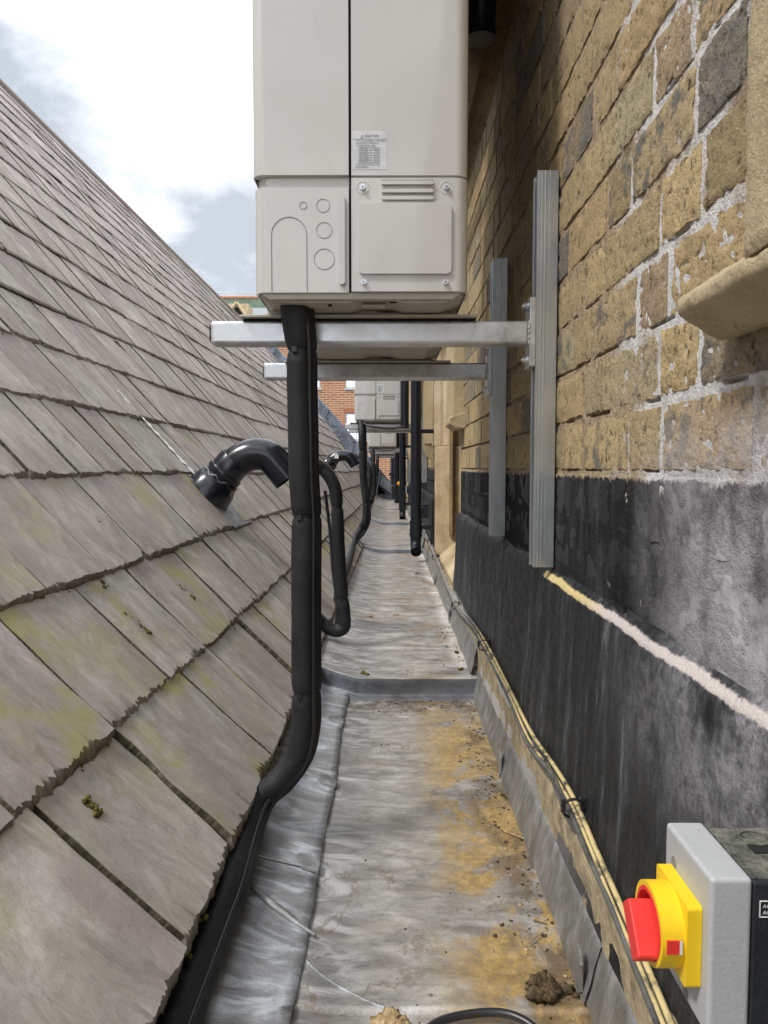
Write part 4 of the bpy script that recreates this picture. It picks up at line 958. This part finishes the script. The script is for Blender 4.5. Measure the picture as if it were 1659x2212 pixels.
# ================================================================ isolators
def make_isolator():
    """origin : centre of the back of the box, front faces -X"""
    root = empty('isolator_switch', (0, 0, 0), None, 'switch', 'rotary isolator switches along the wall')
    hy, hz = .0365, .0505
    bs = MB(); bs.box(-.062, 0, -hy + .002, hy - .002, -hz + .003, hz - .003); bo_ = bs.build('back_box', BLKP, root, bevel=.002)
    tp = MB(); tp.box(-.061, -.002, -hy + .005, hy - .005, hz - .0032, hz - .0022); to = tp.build('dusty_top', DUST, root)
    kk = MB()
    for y_, x_ in ((.016, -.036), (-.018, -.03)): kk.ring((x_, y_, hz - .0022), (0, 0, 1), .0088, .0098, .0012, 32)
    kk.build('knockouts', DUST, to)
    nn = MB(); nn.box(-.045, -.004, -.003, .008, hz - .0024, hz - .0014); nn.build('latch_slot', BLACKGAP, to)
    ld = MB(); ld.box(-.088, -.0625, -hy, hy, -hz, hz); lo_ = ld.build('lid', GREYP, root, bevel=.0028, seg=4)
    for (y_, z_) in ((hy - .016, hz - .021), (-.004, -hz + .006)):
        h = MB(); h.ring((-.0882, y_, z_), (1, 0, 0), 0, .0042, .002, 24); h.build('screw_recess', plain('recess', (.2, .2, .21), .6), lo_)
    pl_ = MB(); pl_.prism(rrect(-.0265, .0265, -.0265, .0265, .003), -.0975, -.0882, 'x'); po_ = pl_.build('yellow_plate', YEL, root, bevel=.001)
    cy = MB(); cy.ring((-.112, 0, 0), (1, 0, 0), .0222, .0256, .0150, 64); cyo = cy.build('yellow_collar', YEL, po_)
    sl_ = MB(); sl_.prism(rrect(-.0035, .0035, .0, .010, .003), 0, 1, 'x')
    kn = MB(); kn.ring((-.1125, 0, 0), (1, 0, 0), .0196, .0220, .012, 64); kn.ring((-.1035, 0, 0), (1, 0, 0), 0, .0205, .004, 64); kno = kn.build('rotor', RED, root)
    # grip : a bar across the rotor, tilted
    gp = MB(); gp.prism([(-.0175, -.0066), (-.0155, -.0078), (.0155, -.0078), (.0175, -.0066), (.0175, .0066), (.0155, .0078), (-.0155, .0078), (-.0175, .0066)], -.1245, -.1005, 'x')
    g_ = gp.build('grip', RED, kno, bevel=.0012); g_.rotation_euler = (R(50), 0, 0); g_.location = (0, -.002, -.0035)
    # small window in the collar, on the side towards the camera
    wd = MB(); wd.box(-.1095, -.1000, -.0262, -.0250, -.0042, .0046); wd.build('slot', RED, po_); w2 = MB(); w2.box(-.1016, -.1000, -.0264, -.0250, -.0042, .0046); w2.build('slot_edge', WHT, po_)
    tx = [text('t', s, .0034, WHT, Matrix.Translation((-.0555, -hy + .0015, z_)) @ Matrix.Rotation(R(90), 4, 'X'), None, .00003) for s, z_ in (('AC 23A', .0315), ('AC 3', .0275))]
    join_meshes('rating_print', tx, WHT, bo_)
    for zz in (-.02, .02): h = MB(); h.ring((-.0975, .0, zz * 1.12), (1, 0, 0), 0, .0016, .001, 12); h.build('plate_rivet', plain('rivet', (.45, .32, .02), .5), po_)
    fr = MB(); q = .0003; y_ = -hy + .0014
    for a, b_ in ((.0255, .0259), (.0355, .0359)): fr.box(-.0572, -.038, y_, y_ + .0006, a, b_)
    fr.box(-.0574, -.0570, y_ - .0001, y_ + .0006, .0255, .0359); fr.build('rating_frame', WHT, bo_)
    return root
iso = make_isolator(); iso.location = (.2835, .4700, -.2985); iso['label'] = 'grey isolator box with red and yellow rotary switch at the bottom right'
for (x, Y, z, lab) in ((.285, 5.1, -.30, 'isolator on the wall just behind the nearest black downpipe'), (.290, 8.7, -.26, 'isolator on the wall behind the second black downpipe'), (.262, 10.9, -.235, 'farthest isolator, a yellow speck between the far black downpipes')):
    c = copy_tree(iso); c.location = (x, Y, z); c['label'] = lab
# ================================================================ cables along the wall foot
cl = [PX(1470, 2300, .262), PX(1405, 2140, .262), PX(1330, 1960, .262), PX(1283, 1850, .262), PX(1240, 1750, .260), PX(1200, 1680, .262), PX(1145, 1600, .262), PX(1100, 1500, .262), PX(1050, 1402, .262), PX(1018, 1350, .264), PX(990, 1318, .264), PX(965, 1265, .264), PX(945, 1215, .264), PX(925, 1172, .264), PX(912, 1135, .264)]
m = M('dusty_cable', .6, 0, .3); p = m.geo(); x = m.xyz(); a = m.noise(p, 20, 6, .7)
yy = m.math('MULTIPLY', m.rng(a, .34, .5), m.math('MULTIPLY', m.rng(x[1], 2.35, 1.9), m.rng(m.n('ShaderNodeNewGeometry').outputs['Position'] if False else x[2], -1, -.9)))
nrm = m.n('ShaderNodeNewGeometry').outputs['Normal']; nz = m.xyz(nrm)
c = m.mix(m.math('MULTIPLY', yy, m.rng(nz[2], -.1, .75, .05, .95)), (.035, .036, .04), (.58, .46, .22))
c = m.mix(m.math('MULTIPLY', m.rng(x[1], 1.9, 2.6), m.rng(a, .35, .6, .4, 1)), c, (.30, .285, .26)); m.base(c); DC = m.m; DCB = plain('grimy_cable', (.075, .074, .068), .45, 0, .45, 0, .001, .7)
offs = [(.001, .013, 'upper'), (-.007, .003, 'lower'), (-.002, -.008, 'third'), (-.004, .007, 'x')]
cn_ = ['topmost of the dusty cables along the black wall', 'second dusty cable of the bundle along the black wall', 'lowest dusty cable of the bundle, by the lead flashing', 'outermost yellow-dusted cable of the bundle along the wall']
for k, (dx, dz, _) in enumerate(offs):
    P = catmull([p + Vector((dx, 0, dz)) + Vector((.0, 0, .006 * noise.noise(Vector((i * .9, k * 5, 1))))) for i, p in enumerate(cl)], 10)
    b = MB(); b.tube(P, [.0038, .0038, .0034, .0028][k], 10); tag(b.build('wall_cable', DC if k in (0, 3) else DCB), cn_[k], 'cable', 'cables clipped along the foot of the wall')
for (px, py) in ((1240, 1750), (1046, 1396), (985, 1310), (940, 1205)):
    p = PX(px, py, .256); b = MB(); b.ring(p + Vector((-.001, -.002, .002)), (0, 1, .3), .0145, .0165, .004, 20); b.box(p.x + .008, p.x + .024, p.y - .004, p.y + .004, p.z + .004, p.z + .018); b.box(p.x - .018, p.x - .012, p.y - .003, p.y + .003, p.z - .002, p.z + .014)
    tag(b.build('cable_tie', CABLE), 'black tie holding the wall cables, ' + {1240: 'the nearest one', 1046: 'second from the camera', 985: 'third from the camera', 940: 'the farthest one'}[px], 'cable tie', 'ties round the wall cables')
b = MB(); b.tube(catmull([PZ(880, 2290, -.662), PZ(925, 2222, -.662), PZ(985, 2196, -.662), (PZ(1070, 2187, -.66)), PZ(1130, 2203, -.66), PZ(1190, 2250, -.665)], 10), .0050, 12)
tag(b.build('black_cable', CABLE), 'black cable arching across the gutter floor at the bottom edge of view', 'cable')
# thin cables on the far units
for k, (pts, lab) in enumerate((([(783, 912, 5.35), (800, 921, 5.3), (840, 925, 5.3), (872, 922, 5.3)], 'thin black cable sagging under the second condenser'), ([(806, 968, 8.95), (830, 973, 8.95), (852, 971, 8.95)], 'thin black cable sagging under the third condenser'))):
    b = MB(); b.tube(catmull([PY(*p) for p in pts], 6), .008, 6); tag(b.build('black_cable', CABLE), lab, 'cable')

# ================================================================ moss, dirt, debris
def floorz(x, y):
    for ya, yb, ha, hb in bays:
        if ya <= y < yb: return sole(x, y, ha + (hb - ha) * (y - ya) / (yb - ya))
    return -.55
for (px, py, r, mt, lab, fl_) in ((1180, 2140, .026, DIRT, 'brown clump of dead moss on the gutter floor, bottom right', .55), (1228, 2140, .014, DIRT, 'small dark crumbled clump right of the big brown clump', .6), (845, 2215, .022, SAND, 'sandy tuft on the lead at the bottom edge', .5),
                                  (985, 1408, .014, DIRT, 'dark moss clump at the gutter\'s right edge beyond the first step', .5), (993, 1443, .013, MOSS, 'green moss clump just before the first step\'s right end', .5), (985, 1340, .016, DIRT, 'dark moss clump far up the gutter\'s right side', .5), (797, 1332, .015, SAND, 'dead leaf on the far gutter floor, left side', .3), (855, 1328, .014, SAND, 'flat dead leaf in the middle of the far gutter', .15), (905, 1240, .02, DIRT, 'dark scrap farthest along the gutter floor', .3), (790, 1497, .016, MOSS, 'green weed at the left foot of the first step', .5)):
    z = -.668 if py > 1490 else -.608; p = PZ(px, py, z); b = MB(); zz = floorz(p.x, p.y)
    if r > .02:
        for q in range(9): b.blob((p.x + random.uniform(-.6, .6) * r, p.y + random.uniform(-.8, .8) * r, zz + random.uniform(.1, .5) * r), r * random.uniform(.3, .62), random.random() * 50, 14, .75, .7, 3.5)
    else:
        for q in range(4): b.blob((p.x + random.uniform(-.6, .6) * r, p.y + random.uniform(-.8, .8) * r, zz + r * .12), r * random.uniform(.3, .7), random.random() * 50, 12, fl_, .8, 3)
    tag(b.build('debris_clump', mt), lab, 'debris', 'clumps lying in the gutter')
b = MB()
for k in range(1100):
    y = random.choice([random.uniform(.8, 2.05), random.uniform(.8, 2.05), random.uniform(2.2, 5), random.uniform(1.98, 2.09)])
    x = .243 - abs(random.gauss(0, .035)) if random.random() < .85 else random.uniform(-.05, .24)
    if 1.98 < y < 2.09: x = random.uniform(-.05, .24)
    r = random.choice([.0009, .0012, .0012, .0016, .0022, .0034]) * random.uniform(.6, 1.3)
    b.blob((x, y, floorz(x, y) + r * .2), r, k, 6, .4, 1.3, 2)
tag(b.build('grit', DIRT), 'dark grit and crumbs scattered along the right edge of the gutter', 'grit', kind='stuff')
b = MB()
for k in range(70):
    y = random.uniform(.85, 2.1); x = .235 - abs(random.gauss(0, .05)); r = random.choice([.0015, .002, .0035]); b.blob((x, y, floorz(x, y) + r * .3), r, k + 900, 6, .5, .7, 2)
tag(b.build('pale_grit', SAND), 'pale mortar crumbs scattered in the gutter near the wall', 'grit', kind='stuff')
for (p0, p1, r) in (((1088, 1795), (1132, 1812), .0022), ((1152, 1985), (1180, 1993), .0030), ((1140, 2040), (1178, 2010), .0012)):
    a, c_ = PZ(*p0, -.664), PZ(*p1, -.664); b = MB(); b.tube([a, a.lerp(c_, .5) + Vector((0, 0, .001)), c_], [r, r * .9, r * .5], 6)
    tag(b.build('wood_splinter', SAND), {1088: 'pale wood splinter lying near the flashing', 1152: 'short pale stone chip on the yellow stained lead', 1140: 'thin bent twig on the yellow stained lead'}[p0[0]], 'splinter')
# moss tufts in the slate joints and along tails
b = MB()
for (px, py, px2, py2, n) in ((165, 1745, 250, 1825, 14), (255, 1335, 310, 1385, 12), (205, 1265, 215, 1280, 3), (375, 1275, 415, 1310, 7), (195, 1130, 215, 1160, 5), (240, 740, 262, 762, 3)):
    for k in range(n * 6):
        t = (k + random.random()) / (n * 6); h_, u_ = hit_roof(px + (px2 - px) * t, py + (py2 - py) * t)
        b.blob(h_ + rnorm(u_, h_.y) * random.uniform(.010, .017) + Vector((0, random.gauss(0, .004), 0)), random.uniform(.002, .0065), k + px, 8, .8, .9, 4)
for k in range(900):
    i = random.choice([0, 1, 1, 2, 2, 3, 3, 4, 5]); u = i * DU - .001 + random.uniform(-.004, .003); y = random.uniform(.4, 5)
    b.blob(roof(u, y) + rnorm(u, y) * random.uniform(.004, .012), random.uniform(.0018, .0048), k, 6, .8, .8, 3)
tag(b.build('moss', MOSS), 'yellow-green moss growing along the slate edges and joints', 'moss', kind='stuff')

# ================================================================ buildings beyond
m = M('red_brick', .9); p = m.obj(); x = m.xyz(p)
n_ = m.n('ShaderNodeTexBrick'); cv_ = m.n('ShaderNodeCombineXYZ'); m.ln(x[0], cv_.inputs[0]); m.ln(x[2], cv_.inputs[1]); m.ln(cv_.outputs[0], n_.inputs['Vector'])
n_.inputs['Scale'].default_value = 1; n_.inputs['Brick Width'].default_value = .46; n_.inputs['Row Height'].default_value = .135; n_.inputs['Mortar Size'].default_value = .02
n_.inputs['Color1'].default_value = (.36, .155, .075, 1); n_.inputs['Color2'].default_value = (.22, .095, .06, 1); n_.inputs['Mortar'].default_value = (.52, .40, .28, 1); n_.inputs['Bias'].default_value = -.1
m.base(m.mix(m.rng(m.noise(p, .6, 5), .4, .7, 0, .35), n_.outputs[0], (.34, .15, .09))); RB = m.m
m = M('soldier_brick', .9); p = m.obj(); x = m.xyz(p); n_ = m.n('ShaderNodeTexWave'); m.ln(p, n_.inputs[0]); n_.inputs['Scale'].default_value = 2.2; m.base(m.mix(n_.outputs[0], (.20, .07, .04), (.46, .2, .1))); SB = m.m
m = M('green_pantile', .5); p = m.obj(); m.base(m.ramp(m.noise(p, 1.5, 6, .7), [(.3, (.045, .075, .05)), (.7, (.13, .18, .12))])); GP = m.m
GLS = plain('window_pane', (.17, .23, .28), .12, 0, .6, 0, .001, .2); UPVC = plain('white_frame', (.45, .48, .5), .4, 0, .4, 0, .001, .03)
YB = 45.0
bb = empty('brick_building', (0, YB, -12), 'red brick building with white windows and green tiled roof beyond the gutter', 'building')
def q3(x, y, Y=YB): return PY(x, y, Y)
# wall with window openings as real holes
wins = [(660, 688, 812, 839), (743, 775, 813, 839), (743, 793, 892, 951), (500, 540, 800, 850), (862, 892, 892, 951), (862, 892, 812, 839)]
W_ = [(q3(a, 0).x, q3(b_, 0).x, q3(a, d_).z, q3(a, c_).z) for a, b_, c_, d_ in wins]
xl, xr, zb_, zt_ = -17, 12, -12, q3(500, 690).z
xs = sorted({xl, xr} | {v for w_ in W_ for v in w_[:2]}); zs = sorted({zb_, zt_} | {v for w_ in W_ for v in w_[2:]})
g = MB()
for i in range(len(xs) - 1):
    for j in range(len(zs) - 1):
        cx, cz_ = (xs[i] + xs[i + 1]) / 2, (zs[j] + zs[j + 1]) / 2
        if any(a < cx < b_ and c_ < cz_ < d_ for a, b_, c_, d_ in W_): continue
        g.face([(xs[i], YB, zs[j]), (xs[i + 1], YB, zs[j]), (xs[i + 1], YB, zs[j + 1]), (xs[i], YB, zs[j + 1])])
for a, b_, c_, d_ in W_:
    for pa, pb in (((a, c_), (a, d_)), ((b_, c_), (b_, d_)), ((a, c_), (b_, c_)), ((a, d_), (b_, d_))): g.face([(pa[0], YB, pa[1]), (pb[0], YB, pb[1]), (pb[0], YB + .25, pb[1]), (pa[0], YB + .25, pa[1])])
g.face([(xl, YB, zb_), (xl, YB + 12, zb_), (xl, YB + 12, zt_), (xl, YB, zt_)]); g.face([(xr, YB, zb_), (xr, YB + 12, zb_), (xr, YB + 12, zt_), (xr, YB, zt_)])
put(g.build('wall', RB), bb)
for a, b_, c_, d_ in W_:
    f = MB(); t = .09
    f.box(a, b_, YB + .08, YB + .14, c_, c_ + t); f.box(a, b_, YB + .08, YB + .14, d_ - t, d_); f.box(a, a + t, YB + .081, YB + .141, c_, d_); f.box(b_ - t, b_, YB + .081, YB + .141, c_, d_)
    f.box(a, b_, YB + .082, YB + .138, (c_ + d_) / 2 + .1, (c_ + d_) / 2 + .18); f.box((a + b_) / 2 - .03, (a + b_) / 2 + .03, YB + .083, YB + .137, c_, d_)
    f.box(a - .08, b_ + .08, YB - .06, YB + .08, c_ - .09, c_ - .002)
    fo = put(f.build('window', UPVC), bb); gl = MB(); gl.box(a, b_, YB + .12, YB + .125, c_, d_); go = gl.build('pane', GLS); go.parent = fo; 
    go.matrix_parent_inverse = fo.matrix_parent_inverse
    if d_ - c_ > 1: s = MB(); s.box(a - .1, b_ + .1, YB - .012, YB + .05, d_ + .002, d_ + .26); put(s.build('lintel', SB), bb)
g = MB(); z0 = zt_; z1 = q3(500, 634).z; rows = []
for k in range(9):
    t = k / 8; 
    for o_ in (0, 1):
        row = []
        for j in range(0, 241): x_ = xl + (xr - xl) * j / 240; row.append((x_, YB + 1.6 * t - (.06 if o_ == 0 and k else 0), z0 + (z1 - z0) * t + (.07 if o_ == 0 else 0) + .07 * abs(math.sin(j * 1.5708))))
        rows.append(row)
g.quadgrid(rows); put(g.build('tiled_roof', GP), bb)
g = MB(); x_ = xl
for k in range(60):
    g.tube([(x_ + .48 * k, YB + 1.6, z1 + .1), (x_ + .48 * k + .45, YB + 1.6, z1 + .1)], .13, 8)
put(g.build('ridge_tiles', plain('red_ridge', (.42, .20, .13), .8, 0, .3, 0, .001, .4)), bb)
g = MB(); zr = q3(500, 619).z; g.tube([(xl, YB + 1.6, zr), (xr, YB + 1.6, zr)], .025, 6)
for k in range(12): g.tube([(xl + 2.4 * k, YB + 1.6, z1), (xl + 2.4 * k, YB + 1.6, zr)], .02, 6)
put(g.build('ridge_rail', GALV), bb)
d = MB(); a, b_ = q3(534, 668), q3(580, 700); d.box(a.x, b_.x, YB - .4, YB + 1.4, b_.z - .2, a.z); do = put(d.build('dormer', UPVC), bb)
d = MB(); a, b_ = q3(539, 676), q3(553, 686); d.box(a.x, b_.x, YB - .42, YB - .38, b_.z - .3, a.z); a, b_ = q3(558, 676), q3(572, 686); d.box(a.x, b_.x, YB - .42, YB - .38, b_.z - .3, a.z); go = d.build('dormer_pane', GLS); go.parent = do; go.matrix_parent_inverse = do.matrix_parent_inverse
# stone gable with trefoil in front of it
YG = 34.0; tb_ = empty('stone_gable', (q3(508, 690, YG).x, YG, -12), 'small weathered stone gable with a dark trefoil, behind the ridge end', 'gable')
a, b_, ap = q3(489, 700, YG), q3(539, 700, YG), q3(514, 657, YG); t1, t2 = q3(492, 655, YG), q3(535, 655, YG)
g = MB(); g.box(t1.x, t2.x, YG + .1, YG + 1.2, -12, t1.z); put(g.build('tower_block', STONE), tb_)
g = MB(); g.prism([(a.x, a.z - 2), (b_.x, b_.z - 2), (b_.x, b_.z + .15), (ap.x + .08, ap.z), (ap.x - .08, ap.z), (a.x, a.z + .15)], YG - .25, YG + .098, 'y'); put(g.build('gable_front', STONE2, bevel=.03), tb_)
g = MB(); c_ = q3(515, 678, YG); 
for dx, dz in ((0, .12), (-.11, -.05), (.11, -.05)): g.ring((c_.x + dx, YG - .27 - .003 * (dx > 0) - .006 * (dx < 0), c_.z + dz), (0, 1, 0), 0, .12, .05, 16)
put(g.build('trefoil', BLACKGAP), tb_)
g = MB(); 
for s in (-1, 1): g.tube([(ap.x, YG - .3, ap.z + .02), ((b_.x if s > 0 else a.x), YG - .3, a.z + .17)], .07, 8)
put(g.build('coping', STONE), tb_)
# rainwater pipe on the far brick wall
g = MB(); p = PY(849, 1000, 14.6); g.tube([(p.x, 14.6, .25), (p.x, 14.6, -3)], .055, 12); g.box(p.x - .08, p.x + .08, 14.52, 14.7, -.15, -.1); tag(g.build('downpipe', PVCD), 'dark pipe standing against the red brick beyond the gutter\'s end', 'downpipe', 'black plastic downpipes beside the condensers')
